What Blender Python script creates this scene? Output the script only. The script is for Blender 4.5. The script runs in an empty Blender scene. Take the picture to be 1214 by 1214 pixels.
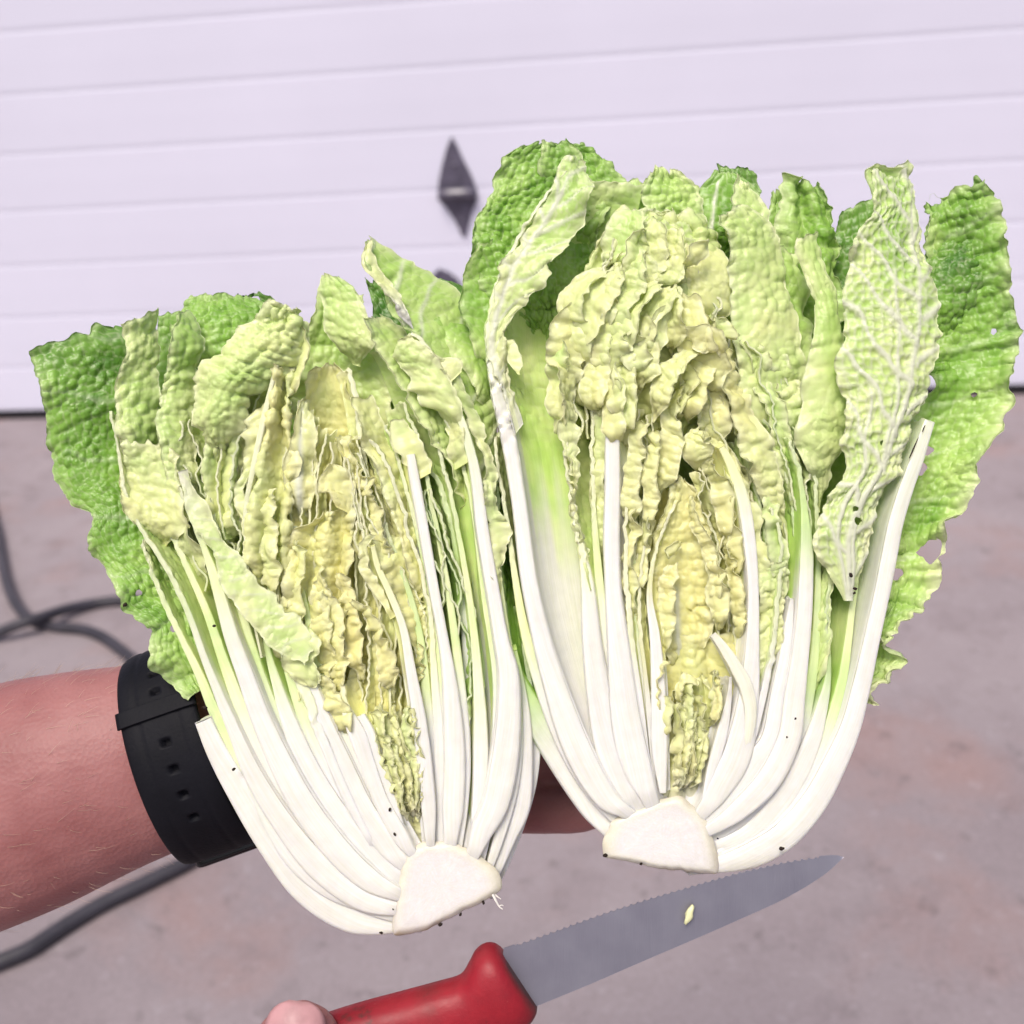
import bpy, bmesh, math, random
import numpy as np
from mathutils import Matrix, Vector

# ------------------------------------------------------------------ camera, sky, sun, exposure
F = 1191.0            # focal length in photo pixels (photo is 1214 px wide)
D = 0.33              # distance of the held cabbage faces from the lens, metres
K = D / F             # metres per pixel unit at that distance
HCAM = 1.25
PITCH, ROLL = math.radians(25.0), math.radians(3.9)
sc = bpy.context.scene
col = sc.collection
fw = Vector((0, math.cos(PITCH), -math.sin(PITCH)))
up0 = Vector((0, math.sin(PITCH), math.cos(PITCH)))
rt0 = Vector((1, 0, 0))
rt = math.cos(ROLL) * rt0 - math.sin(ROLL) * up0
up = math.sin(ROLL) * rt0 + math.cos(ROLL) * up0
CAM = Matrix(((rt.x, up.x, -fw.x, 0), (rt.y, up.y, -fw.y, 0), (rt.z, up.z, -fw.z, HCAM), (0, 0, 0, 1)))
cd = bpy.data.cameras.new('camera')
cam = bpy.data.objects.new('camera', cd)
col.objects.link(cam)
cam.matrix_world = CAM
cd.sensor_width = 36.0
cd.lens = 36.0 * F / 1214.0
cd.clip_start = 0.02
cd.clip_end = 200
cd.dof.use_dof = True
cd.dof.focus_distance = D + 0.004
cd.dof.aperture_fstop = 11.5
sc.camera = cam

world = bpy.data.worlds.new('World')
sc.world = world
world.use_nodes = True
wn = world.node_tree.nodes
sky = wn.new('ShaderNodeTexSky')
sky.sky_type = 'NISHITA'
sky.sun_disc = False
SUN_EL, SUN_AZ = math.radians(62), math.radians(-155)   # azimuth from +Y, clockwise seen from above
sky.sun_elevation = SUN_EL
sky.sun_rotation = SUN_AZ
sky.air_density = 0.7
sky.dust_density = 5.0
sky.ozone_density = 1.0
bg = wn['Background']
bg.inputs[1].default_value = 0.09
world.node_tree.links.new(sky.outputs[0], bg.inputs[0])
sd = bpy.data.lights.new('sun', 'SUN')
sd.energy = 1.5
sd.angle = math.radians(22)
sd.color = (1.0, 0.94, 0.86)
sun = bpy.data.objects.new('sun', sd)
col.objects.link(sun)
to_sun = Vector((math.sin(SUN_AZ) * math.cos(SUN_EL), math.cos(SUN_AZ) * math.cos(SUN_EL), math.sin(SUN_EL)))
sun.rotation_euler = to_sun.to_track_quat('Z', 'Y').to_euler()
sun.location = (0, 0, 6)
sc.view_settings.view_transform = 'Standard'
sc.view_settings.look = 'None'
sc.view_settings.exposure = 0.72
sc.view_settings.gamma = 1.0
sc.view_settings.use_curve_mapping = False
sc.cycles.max_bounces = 6
sc.cycles.diffuse_bounces = 3
sc.cycles.transmission_bounces = 4
sc.cycles.glossy_bounces = 2

# ------------------------------------------------------------------ helpers
def tag(o, label=None, cat=None, group=None, kind=None):
    if label: o['label'] = label
    if cat: o['category'] = cat
    if group: o['group'] = group
    if kind: o['kind'] = kind
    return o

def P3(u, v, w=0.0):
    s = 1 - w / F
    return np.array([(u - 607) * s, (607 - v) * s, w], float)

def to_world(p):            # pixel units -> world
    return CAM @ Vector((p[0] * K, p[1] * K, -(F - p[2]) * K))

def empty(name, base):      # Empty at base (pixel units), turned like the picture plane
    e = bpy.data.objects.new(name, None)
    col.objects.link(e)
    m = CAM.copy(); m.translation = to_world(base)
    e.matrix_world = m
    e.empty_display_size = 0.01
    e['_b'] = [float(x) for x in base]
    return e

def link_mesh(name, me, mat, parent=None):
    o = bpy.data.objects.new(name, me)
    col.objects.link(o)
    if mat: me.materials.append(mat)
    if parent: o.parent = parent
    return o

def mesh_np(name, V, Fq, smooth=True, colr=None):
    me = bpy.data.meshes.new(name)
    Fq = np.asarray(Fq, np.int32)
    n, k = Fq.shape
    me.vertices.add(len(V)); me.vertices.foreach_set('co', np.asarray(V, np.float32).ravel())
    me.loops.add(n * k); me.loops.foreach_set('vertex_index', Fq.ravel())
    me.polygons.add(n)
    me.polygons.foreach_set('loop_start', np.arange(0, n * k, k, dtype=np.int32))
    me.polygons.foreach_set('loop_total', np.full(n, k, np.int32))
    me.polygons.foreach_set('use_smooth', np.full(n, smooth, bool))
    me.update(calc_edges=True)
    if colr is not None:
        a = me.color_attributes.new('tint', 'FLOAT_COLOR', 'POINT')
        a.data.foreach_set('color', np.asarray(colr, np.float32).ravel())
    return me

def hsh(ix, iy, seed):
    n = (ix.astype(np.int64) * 374761393 + iy.astype(np.int64) * 668265263 + int(seed) * 144269504) & 0xffffffff
    n = ((n ^ (n >> 13)) * 1274126177) & 0xffffffff
    n = n ^ (n >> 16)
    return (n & 0xffffff) / float(0x1000000)

def vn(x, y, seed=0):
    x, y = np.broadcast_arrays(np.asarray(x, float), np.asarray(y, float))
    ix, iy = np.floor(x), np.floor(y)
    fx, fy = x - ix, y - iy
    fx = fx * fx * (3 - 2 * fx); fy = fy * fy * (3 - 2 * fy)
    a = hsh(ix, iy, seed); b = hsh(ix + 1, iy, seed); c = hsh(ix, iy + 1, seed); d = hsh(ix + 1, iy + 1, seed)
    return 2 * (a + (b - a) * fx + (c - a) * fy + (a - b - c + d) * fx * fy) - 1

def worley(x, y, seed=0):
    ix, iy = np.floor(x), np.floor(y)
    f1 = np.full(x.shape, 9.0); f2 = np.full(x.shape, 9.0)
    for dx in (-1, 0, 1):
        for dy in (-1, 0, 1):
            cx, cy = ix + dx, iy + dy
            d = np.hypot(cx + .15 + .7 * hsh(cx, cy, seed) - x, cy + .15 + .7 * hsh(cx, cy, seed + 77) - y)
            f2 = np.minimum(f2, np.maximum(f1, d)); f1 = np.minimum(f1, d)
    return f1, f2

def sstep(a, b, x):
    t = np.clip((x - a) / (b - a + 1e-9), 0, 1)
    return t * t * (3 - 2 * t)

def cr(pts, n, dims=3):
    p = np.asarray(pts, float)
    q = np.vstack([2 * p[0] - p[1], p, 2 * p[-1] - p[-2]])
    out = []
    for i in range(1, len(q) - 2):
        t = np.linspace(0, 1, 24, endpoint=False)[:, None]
        p0, p1, p2, p3 = q[i - 1], q[i], q[i + 1], q[i + 2]
        out.append(.5 * (2 * p1 + (p2 - p0) * t + (2 * p0 - 5 * p1 + 4 * p2 - p3) * t ** 2 + (3 * p1 - p0 - 3 * p2 + p3) * t ** 3))
    out.append(p[-1:])
    c = np.vstack(out)
    L = np.r_[0, np.cumsum(np.linalg.norm(np.diff(c[:, :dims], axis=0), axis=1))]
    x = np.linspace(0, L[-1], n)
    return np.stack([np.interp(x, L, c[:, j]) for j in range(c.shape[1])], 1), L[-1]

def normals(P):
    a = np.gradient(P, axis=0); b = np.gradient(P, axis=1)
    n = np.cross(b, a)
    return n / (np.linalg.norm(n, axis=2, keepdims=True) + 1e-9)

def lin(*c):
    return tuple(((x / 255 + .055) / 1.055) ** 2.4 if x > 10 else x / 255 / 12.92 for x in c)

# ------------------------------------------------------------------ materials
def newmat(name):
    m = bpy.data.materials.new(name); m.use_nodes = True
    nt = m.node_tree
    return m, nt.nodes, nt.links, nt.nodes['Principled BSDF']

def simple(name, rgb, rough=.5, spec=.5, nscale=None, namp=.15, bump=0, bscale=200, metal=0, coat=0):
    m, N, L, b = newmat(name)
    b.inputs['Roughness'].default_value = rough
    b.inputs['Specular IOR Level'].default_value = spec
    b.inputs['Metallic'].default_value = metal
    b.inputs['Coat Weight'].default_value = coat
    b.inputs['Base Color'].default_value = (*rgb, 1)
    tc = N.new('ShaderNodeTexCoord')
    if nscale:
        nz = N.new('ShaderNodeTexNoise'); nz.inputs['Scale'].default_value = nscale; nz.inputs['Detail'].default_value = 6
        L.new(tc.outputs['Object'], nz.inputs['Vector'])
        rp = N.new('ShaderNodeValToRGB')
        rp.color_ramp.elements[0].position = .3; rp.color_ramp.elements[1].position = .7
        rp.color_ramp.elements[0].color = (*[c * (1 - namp) for c in rgb], 1)
        rp.color_ramp.elements[1].color = (*[min(1, c * (1 + namp)) for c in rgb], 1)
        L.new(nz.outputs[0], rp.inputs[0]); L.new(rp.outputs[0], b.inputs['Base Color'])
    if bump:
        n2 = N.new('ShaderNodeTexNoise'); n2.inputs['Scale'].default_value = bscale; n2.inputs['Detail'].default_value = 5
        L.new(tc.outputs['Object'], n2.inputs['Vector'])
        bp = N.new('ShaderNodeBump'); bp.inputs['Strength'].default_value = bump; bp.inputs['Distance'].default_value = .001
        L.new(n2.outputs[0], bp.inputs['Height']); L.new(bp.outputs[0], b.inputs['Normal'])
    return m

def leaf_material():
    m, N, L, b = newmat('cabbage_leaf')
    at = N.new('ShaderNodeAttribute'); at.attribute_name = 'tint'
    tc = N.new('ShaderNodeTexCoord')
    nz = N.new('ShaderNodeTexNoise'); nz.inputs['Scale'].default_value = 260; nz.inputs['Detail'].default_value = 5
    L.new(tc.outputs['Object'], nz.inputs['Vector'])
    mp = N.new('ShaderNodeMapRange'); mp.inputs[1].default_value = .3; mp.inputs[2].default_value = .7
    mp.inputs[3].default_value = .965; mp.inputs[4].default_value = 1.03
    L.new(nz.outputs[0], mp.inputs[0])
    mul = N.new('ShaderNodeMix'); mul.data_type = 'RGBA'; mul.blend_type = 'MULTIPLY'; mul.inputs[0].default_value = 1
    L.new(at.outputs['Color'], mul.inputs[6]); L.new(mp.outputs[0], mul.inputs[7])
    fa = N.new('ShaderNodeAttribute'); fa.attribute_name = 'fibre'
    fm = N.new('ShaderNodeMapping'); fm.inputs['Scale'].default_value = (.42, .012, 1); L.new(fa.outputs['Vector'], fm.inputs['Vector'])
    fn = N.new('ShaderNodeTexNoise'); fn.inputs['Scale'].default_value = 1; fn.inputs['Detail'].default_value = 4; fn.inputs['Roughness'].default_value = .65
    L.new(fm.outputs[0], fn.inputs['Vector'])
    fr = N.new('ShaderNodeMapRange'); fr.inputs[1].default_value = .28; fr.inputs[2].default_value = .68; fr.inputs[3].default_value = .84; fr.inputs[4].default_value = 1.03
    L.new(fn.outputs[0], fr.inputs[0])
    fmx = N.new('ShaderNodeMix'); fmx.data_type = 'RGBA'; fmx.blend_type = 'MULTIPLY'; fmx.inputs[0].default_value = 1
    ftn = N.new('ShaderNodeMix'); ftn.data_type = 'RGBA'; fx_ = N.new('ShaderNodeMath'); fx_.operation = 'MAXIMUM'; L.new(fr.outputs[0], fx_.inputs[0]); L.new(at.outputs['Alpha'], fx_.inputs[1]); L.new(fx_.outputs[0], ftn.inputs[0])
    ftn.inputs[6].default_value = (.86, .885, .75, 1); ftn.inputs[7].default_value = (1, 1, 1, 1); ftn.clamp_factor = True
    fr.inputs[3].default_value = 0.35; fr.inputs[4].default_value = 1.0
    L.new(mul.outputs[2], fmx.inputs[6]); L.new(ftn.outputs[2], fmx.inputs[7])
    mul = fmx
    L.new(mul.outputs[2], b.inputs['Base Color'])
    b.inputs['Roughness'].default_value = .33
    b.inputs['Specular IOR Level'].default_value = .5
    sw = N.new('ShaderNodeMath'); sw.operation = 'MULTIPLY_ADD'; sw.inputs[1].default_value = -.5; sw.inputs[2].default_value = .42; sw.use_clamp = True
    L.new(at.outputs['Alpha'], sw.inputs[0]); L.new(sw.outputs[0], b.inputs['Subsurface Weight'])
    b.inputs['Subsurface Radius'].default_value = (1, .9, .5)
    b.inputs['Subsurface Scale'].default_value = .0025
    # fine relief: cell blisters and lengthwise fibres
    vo = N.new('ShaderNodeTexVoronoi'); vo.inputs['Scale'].default_value = 360
    wp = N.new('ShaderNodeTexNoise'); wp.inputs['Scale'].default_value = 150; wp.inputs['Detail'].default_value = 3
    L.new(tc.outputs['Object'], wp.inputs['Vector'])
    wa = N.new('ShaderNodeVectorMath'); wa.operation = 'MULTIPLY_ADD'; wa.inputs[1].default_value = (.006, .006, .006)
    L.new(wp.outputs['Color'], wa.inputs[0]); L.new(tc.outputs['Object'], wa.inputs[2]); L.new(wa.outputs[0], vo.inputs['Vector'])
    n3 = N.new('ShaderNodeTexNoise'); n3.inputs['Scale'].default_value = 900; n3.inputs['Detail'].default_value = 3
    L.new(tc.outputs['Object'], n3.inputs['Vector'])
    mm = N.new('ShaderNodeMath'); mm.operation = 'MULTIPLY'; L.new(vo.outputs['Distance'], mm.inputs[0]); L.new(at.outputs['Alpha'], mm.inputs[1])
    ad = N.new('ShaderNodeMath'); ad.operation = 'MULTIPLY_ADD'; ad.inputs[1].default_value = .22
    L.new(fn.outputs[0], ad.inputs[0]); L.new(mm.outputs[0], ad.inputs[2])
    vz = N.new('ShaderNodeTexNoise'); vz.inputs['Scale'].default_value = 55; vz.inputs['Detail'].default_value = 2; L.new(tc.outputs['Object'], vz.inputs['Vector'])
    vr = N.new('ShaderNodeMapRange'); vr.inputs[1].default_value = .35; vr.inputs[2].default_value = .65; vr.inputs[3].default_value = .08; vr.inputs[4].default_value = .6; L.new(vz.outputs[0], vr.inputs[0])
    bp = N.new('ShaderNodeBump'); L.new(vr.outputs[0], bp.inputs['Strength']); bp.inputs['Distance'].default_value = -.0013
    L.new(ad.outputs[0], bp.inputs['Height']); L.new(bp.outputs[0], b.inputs['Normal'])
    tr = N.new('ShaderNodeBsdfTranslucent'); L.new(mul.outputs[2], tr.inputs[0])
    mx = N.new('ShaderNodeMixShader')
    ml = N.new('ShaderNodeMath'); ml.operation = 'MULTIPLY'; ml.inputs[1].default_value = .36
    L.new(at.outputs['Alpha'], ml.inputs[0]); L.new(ml.outputs[0], mx.inputs[0])
    L.new(b.outputs[0], mx.inputs[1]); L.new(tr.outputs[0], mx.inputs[2])
    L.new(mx.outputs[0], N['Material Output'].inputs[0])
    return m
LEAF = leaf_material()

def ground_material():
    m, N, L, b = newmat('stained_concrete')
    tc = N.new('ShaderNodeTexCoord')
    def noise(sc_, det=8, rough=.6, dist=0):
        n = N.new('ShaderNodeTexNoise'); n.inputs['Scale'].default_value = sc_; n.inputs['Detail'].default_value = det
        n.inputs['Roughness'].default_value = rough; n.inputs['Distortion'].default_value = dist
        L.new(tc.outputs['Object'], n.inputs['Vector']); return n
    def ramp(src, stops):
        r = N.new('ShaderNodeValToRGB')
        while len(r.color_ramp.elements) < len(stops): r.color_ramp.elements.new(.5)
        for e, (p, c) in zip(r.color_ramp.elements, stops): e.position = p; e.color = (*c, 1)
        L.new(src.outputs[0], r.inputs[0]); return r
    def mix(a, bb, fac, mode='MIX'):
        x = N.new('ShaderNodeMix'); x.data_type = 'RGBA'; x.blend_type = mode
        if isinstance(fac, float): x.inputs[0].default_value = fac
        else: L.new(fac.outputs[0], x.inputs[0])
        for s, i in ((a, 6), (bb, 7)):
            if isinstance(s, tuple): x.inputs[i].default_value = (*s, 1)
            else: L.new(s, x.inputs[i])
        return x.outputs[2]
    c0 = ramp(noise(1.3, 6, .6), [(.3, (.232, .194, .208)), (.5, (.268, .229, .243)), (.72, (.31, .268, .282))]).outputs[0]
    c1 = mix(c0, (.30, .19, .175), ramp(noise(2.1, 5, .6, .3), [(.52, (0, 0, 0)), (.72, (.75, .75, .75))]))
    c2 = mix(c1, (.145, .112, .12), ramp(noise(6.5, 7, .62, .25), [(.52, (0, 0, 0)), (.74, (.45, .45, .45))]))
    c3 = mix(c2, (.10, .08, .085), ramp(noise(17, 6, .65, .2), [(.58, (0, 0, 0)), (.74, (.6, .6, .6))]))
    c4 = mix(c3, (.42, .38, .40), ramp(noise(31, 5, .6), [(.58, (0, 0, 0)), (.76, (.4, .4, .4))]))
    g = ramp(noise(120, 6, .75), [(.25, (.80, .80, .80)), (.75, (1.16, 1.16, 1.16))]).outputs[0]
    L.new(mix(c4, g, 1.0, 'MULTIPLY'), b.inputs['Base Color'])
    b.inputs['Roughness'].default_value = .85
    b.inputs['Specular IOR Level'].default_value = .25
    bp = N.new('ShaderNodeBump'); bp.inputs['Strength'].default_value = .3; bp.inputs['Distance'].default_value = .002
    L.new(noise(160, 6, .7).outputs[0], bp.inputs['Height']); L.new(bp.outputs[0], b.inputs['Normal'])
    return m

GROUND = ground_material()
DOOR = simple('door_paint', (.74, .73, .86), .5, .35, 1.3, .03, .08, 60)
SEAL = simple('rubber_seal', (.016, .014, .017), .7, .3)
IRON = simple('dark_iron', (.10, .09, .13), .3, .6, 40, .25, .2, 90)
HOSE = simple('hose_rubber', (.035, .032, .042), .5, .4, 30, .25)
STRAP = simple('strap_rubber', (.006, .006, .009), .62, .14, 80, .2, .15, 900)
GLOSS = simple('tracker_plastic', (.008, .008, .010), .22, .5)
def red_material():
    m, N, L, b = newmat('worn_red_plastic')
    tc = N.new('ShaderNodeTexCoord')
    def nz(s_, lo, hi, d_=6):
        n_ = N.new('ShaderNodeTexNoise'); n_.inputs['Scale'].default_value = s_; n_.inputs['Detail'].default_value = d_; n_.inputs['Roughness'].default_value = .7
        L.new(tc.outputs['Object'], n_.inputs['Vector'])
        r_ = N.new('ShaderNodeMapRange'); r_.inputs[1].default_value = lo; r_.inputs[2].default_value = hi; L.new(n_.outputs[0], r_.inputs[0]); return r_.outputs[0]
    def mx(a_, c_, f_):
        x_ = N.new('ShaderNodeMix'); x_.data_type = 'RGBA'; L.new(f_, x_.inputs[0])
        if isinstance(a_, tuple): x_.inputs[6].default_value = (*a_, 1)
        else: L.new(a_, x_.inputs[6])
        x_.inputs[7].default_value = (*c_, 1); return x_.outputs[2]
    c_ = mx((.30, .012, .022), (.20, .008, .016), nz(45, .35, .65))
    c_ = mx(c_, (.06, .022, .018), nz(90, .60, .72))
    c_ = mx(c_, (.46, .12, .11), nz(210, .66, .76))
    at = N.new('ShaderNodeAttribute'); at.attribute_name = 'tint'
    c_ = mx(c_, (.05, .03, .022), at.outputs['Fac'])
    L.new(c_, b.inputs['Base Color'])
    ro = N.new('ShaderNodeMapRange'); ro.inputs[3].default_value = .35; ro.inputs[4].default_value = .6; L.new(nz(70, .3, .7), ro.inputs[0]); L.new(ro.outputs[0], b.inputs['Roughness'])
    b.inputs['Specular IOR Level'].default_value = .35
    bp = N.new('ShaderNodeBump'); bp.inputs['Strength'].default_value = .3; bp.inputs['Distance'].default_value = .0006
    L.new(nz(300, 0, 1), bp.inputs['Height']); L.new(bp.outputs[0], b.inputs['Normal'])
    return m
RED = red_material()
SKIN = None
SOIL = simple('soil', (.03, .022, .018), .9, .1)
ROOT = simple('root_white', (.75, .72, .66), .5, .4)

def skin_material():
    m, N, L, b = newmat('skin')
    tc = N.new('ShaderNodeTexCoord')
    nz = N.new('ShaderNodeTexNoise'); nz.inputs['Scale'].default_value = 38; nz.inputs['Detail'].default_value = 7
    L.new(tc.outputs['Object'], nz.inputs['Vector'])
    rp = N.new('ShaderNodeValToRGB')
    rp.color_ramp.elements[0].position = .3; rp.color_ramp.elements[1].position = .72
    rp.color_ramp.elements[0].color = (.27, .098, .095, 1); rp.color_ramp.elements[1].color = (.37, .165, .158, 1)
    L.new(nz.outputs[0], rp.inputs[0]); L.new(rp.outputs[0], b.inputs['Base Color'])
    b.inputs['Roughness'].default_value = .5
    b.inputs['Specular IOR Level'].default_value = .35
    b.inputs['Subsurface Weight'].default_value = .25
    b.inputs['Subsurface Radius'].default_value = (1, .35, .2)
    b.inputs['Subsurface Scale'].default_value = .004
    n2 = N.new('ShaderNodeTexVoronoi'); n2.inputs['Scale'].default_value = 700
    L.new(tc.outputs['Object'], n2.inputs['Vector'])
    bp = N.new('ShaderNodeBump'); bp.inputs['Strength'].default_value = .25; bp.inputs['Distance'].default_value = .0005
    L.new(n2.outputs[0], bp.inputs['Height']); L.new(bp.outputs[0], b.inputs['Normal'])
    return m
SKIN = skin_material()
NAIL = simple('nail', (.42, .225, .235), .4, .3, 120, .2, .2, 300)

def blade_material():
    m, N, L, b = newmat('worn_steel')
    tc = N.new('ShaderNodeTexCoord')
    mp = N.new('ShaderNodeMapping'); mp.inputs['Scale'].default_value = (700, 40, 40); mp.inputs['Rotation'].default_value = (0, 0, .25)
    L.new(tc.outputs['Object'], mp.inputs['Vector'])
    nz = N.new('ShaderNodeTexNoise'); nz.inputs['Scale'].default_value = 3; nz.inputs['Detail'].default_value = 5
    L.new(mp.outputs[0], nz.inputs['Vector'])
    n2 = N.new('ShaderNodeTexNoise'); n2.inputs['Scale'].default_value = 70; n2.inputs['Detail'].default_value = 5
    L.new(tc.outputs['Object'], n2.inputs['Vector'])
    rp = N.new('ShaderNodeValToRGB'); rp.color_ramp.elements[0].position = .35; rp.color_ramp.elements[1].position = .68
    rp.color_ramp.elements[0].color = (.29, .28, .335, 1); rp.color_ramp.elements[1].color = (.335, .325, .38, 1)
    L.new(n2.outputs[0], rp.inputs[0]); L.new(rp.outputs[0], b.inputs['Base Color'])
    b.inputs['Metallic'].default_value = .8
    r2 = N.new('ShaderNodeMapRange'); r2.inputs[3].default_value = .36; r2.inputs[4].default_value = .58
    L.new(nz.outputs[0], r2.inputs[0]); L.new(r2.outputs[0], b.inputs['Roughness'])
    bp = N.new('ShaderNodeBump'); bp.inputs['Strength'].default_value = .12; bp.inputs['Distance'].default_value = .0004
    L.new(nz.outputs[0], bp.inputs['Height']); L.new(bp.outputs[0], b.inputs['Normal'])
    return m
STEEL = blade_material()

# ------------------------------------------------------------------ setting: driveway and garage door
def ray(u, v):
    return (CAM.to_3x3() @ Vector(((u - 607) / F, (607 - v) / F, -1)))
def on_ground(u, v, z=0.0):
    d = ray(u, v); return Vector((0, 0, HCAM)) + d * ((z - HCAM) / d.z)

gm = bpy.data.meshes.new('driveway')
gm.from_pydata([(-16, -8, 0), (16, -8, 0), (16, 9, 0), (-16, 9, 0)], [], [(0, 1, 2, 3)])
ground = tag(link_mesh('driveway', gm, GROUND), 'stained pinkish grey concrete driveway', kind='structure')

dl, dr = on_ground(0, 497), on_ground(1214, 467)
dx = (dr - dl).normalized(); dn = Vector((0, 0, 1)).cross(dx).normalized()      # dn points away from camera
if dn.y < 0: dn = -dn
mid = (dl + dr) / 2
door = bpy.data.objects.new('garage_door', None); col.objects.link(door)
dm = Matrix(((dx.x, dn.x, 0, mid.x), (dx.y, dn.y, 0, mid.y), (0, 0, 1, 0), (0, 0, 0, 1)))
door.matrix_world = dm
tag(door, 'white ribbed overhead garage door with dark iron hardware behind the cabbages', 'garage door')
def on_door(u, v):          # pixel -> door local x, z
    d = ray(u, v); o = Vector((0, 0, HCAM)); t = (mid - o).dot(dn) / d.dot(dn)
    q = dm.inverted() @ (o + d * t); return q.x, q.z
LINES = [on_door(60, y)[1] for y in (375.5, 311, 244, 178, 107.5, 34)]
step = (LINES[-1] - LINES[0]) / 5
zs = [0.035] + [LINES[0] + step * i for i in range(-2, 9)]
zs = sorted(z for z in zs if z >= 0.035)
HW = 9.0
for i in range(len(zs) - 1):
    a, b = zs[i], zs[i + 1]; c = .014; dpt = .0015
    prof = [(dpt + .03, a), (dpt, a + .0005), (0, a + c), (-.0006, (a + b) / 2), (0, b - c * .8), (dpt, b - .0005), (dpt + .03, b)]
    V = []; Fc = []
    xs = np.linspace(-HW, HW, 9)
    for x in xs:
        for (y, z) in prof: V.append((x, y, z))
    n = len(prof)
    for j in range(len(xs) - 1):
        for q in range(n - 1): Fc.append((j * n + q, (j + 1) * n + q, (j + 1) * n + q + 1, j * n + q + 1))
    link_mesh('panel', mesh_np('panel', V, Fc, False), DOOR, door)
bm = bmesh.new()
bmesh.ops.create_cube(bm, size=1)
for v in bm.verts: v.co = Vector((v.co.x * 2 * HW, v.co.y * .05 + .018, (v.co.z + .5) * .034 + .001))
bmesh.ops.bevel(bm, geom=bm.edges[:], offset=.006, segments=2, affect='EDGES')
me = bpy.data.meshes.new('bottom_seal'); bm.to_mesh(me); bm.free()
link_mesh('bottom_seal', me, SEAL, door)

def plate(name, pix, thick, mat, y0=-.001, bev=.003):
    pts = [on_door(u, v) for u, v in pix]
    bm = bmesh.new()
    vs = [bm.verts.new((x, y0, z)) for x, z in pts]
    f = bm.faces.new(vs)
    r = bmesh.ops.extrude_face_region(bm, geom=[f])
    for v in r['geom']:
        if isinstance(v, bmesh.types.BMVert): v.co.y -= thick
    bmesh.ops.recalc_face_normals(bm, faces=bm.faces[:])
    bmesh.ops.bevel(bm, geom=bm.edges[:], offset=bev, segments=2, affect='EDGES')
    me = bpy.data.meshes.new(name); bm.to_mesh(me); bm.free()
    return link_mesh(name, me, mat, door)
plate('handle_plate', [(536, 161), (542, 172), (550, 190), (559, 207), (566, 226), (566, 238), (560, 250), (553, 280), (549, 281), (540, 262), (527, 243), (519, 236), (520, 216), (524, 196), (530, 174)], .007, IRON)
hx0, hz0 = on_door(520, 228); hx1, hz1 = on_door(566, 226)
bm = bmesh.new()
prof = [(0, 0), (-.02, .012), (-.038, .012), (-.045, 0), (-.043, -.012), (-.034, -.02), (0, -.024)]
for x in np.linspace(hx0 + .004, hx1 - .004, 6):
    pass
V = []; Fc = []
xs = np.linspace(hx0 + .004, hx1 - .004, 8)
for j, x in enumerate(xs):
    e = 1 - .25 * abs(2 * j / 7 - 1) ** 3
    for (y, z) in prof: V.append((x, y * e - .005, hz0 + z))
n = len(prof)
for j in range(7):
    for q in range(n): Fc.append((j * n + q, (j + 1) * n + q, (j + 1) * n + (q + 1) % n, j * n + (q + 1) % n))
bm.free()
me = bpy.data.meshes.new('handle_grip'); me.from_pydata(V, [], Fc + [tuple(range(n))[::-1], tuple((7 * n + q) for q in range(n))])
link_mesh('handle_grip', me, IRON, door)
for (u, v) in ((539, 196), (547, 262)):
    x, z = on_door(u, v)
    bm = bmesh.new(); bmesh.ops.create_uvsphere(bm, u_segments=12, v_segments=8, radius=.009)
    for w_ in bm.verts: w_.co = Vector((w_.co.x + x, w_.co.y * .5 - .008, w_.co.z + z))
    me = bpy.data.meshes.new('bolt'); bm.to_mesh(me); bm.free(); link_mesh('bolt', me, IRON, door)
plate('lock_plate', [(520, 318), (532, 322), (543, 330), (552, 345), (548, 366), (533, 380), (518, 372), (508, 350), (510, 330)], .012, IRON)

def tube(name, pts, rad, mat, parent=None, seg=10, n=120, smooth=True):
    c, _ = cr(np.array([list(p) for p in pts]), n)
    T = np.gradient(c, axis=0); T /= np.linalg.norm(T, axis=1, keepdims=True)
    ref = np.array([0, 0, 1.0]); 
    A = np.cross(T, ref); A /= (np.linalg.norm(A, axis=1, keepdims=True) + 1e-9); B = np.cross(A, T)
    ang = np.linspace(0, 2 * np.pi, seg, endpoint=False)
    rad = np.broadcast_to(rad, (n,)) if np.ndim(rad) < 1 else np.interp(np.linspace(0, 1, n), np.linspace(0, 1, len(rad)), rad)
    V = c[:, None] + rad[:, None, None] * (A[:, None] * np.cos(ang)[None, :, None] + B[:, None] * np.sin(ang)[None, :, None])
    idx = np.arange(n * seg).reshape(n, seg)
    q = np.stack([idx[:-1], np.roll(idx, -1, 1)[:-1], np.roll(idx, -1, 1)[1:], idx[1:]], -1).reshape(-1, 4)
    return link_mesh(name, mesh_np(name, V.reshape(-1, 3), q, smooth), mat, parent)

R = .0135
def hz(lst): return [tuple(on_ground(u, v, R + dz)) for (u, v, dz) in lst]
h1 = tube('garden_hose', hz([(-70, 470, 0), (-30, 540, 0), (-6, 620, 0), (8, 690, 0), (30, 730, 0), (62, 742, 0), (105, 748, 0), (140, 768, 0), (190, 815, 0), (250, 890, 0),
                             (275, 960, 0), (240, 1010, 0), (180, 1043, 0), (120, 1072, 0), (70, 1102, 0), (30, 1128, 0), (-25, 1150, 0), (-90, 1180, 0)]), R, HOSE, n=200)
tag(h1, 'dark rubber hose looping on the concrete behind the wrist', 'hose')
h2 = tube('garden_hose', hz([(-80, 775, 0), (-20, 757, .004), (20, 741, .026), (45, 733, .028), (80, 722, .012), (115, 715, 0), (150, 712, 0), (220, 716, 0), (300, 735, 0), (380, 790, 0)]), R, HOSE, n=140)
tag(h2, 'dark hose length crossing over the other one, running behind the cabbage leaves', 'hose')

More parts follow.
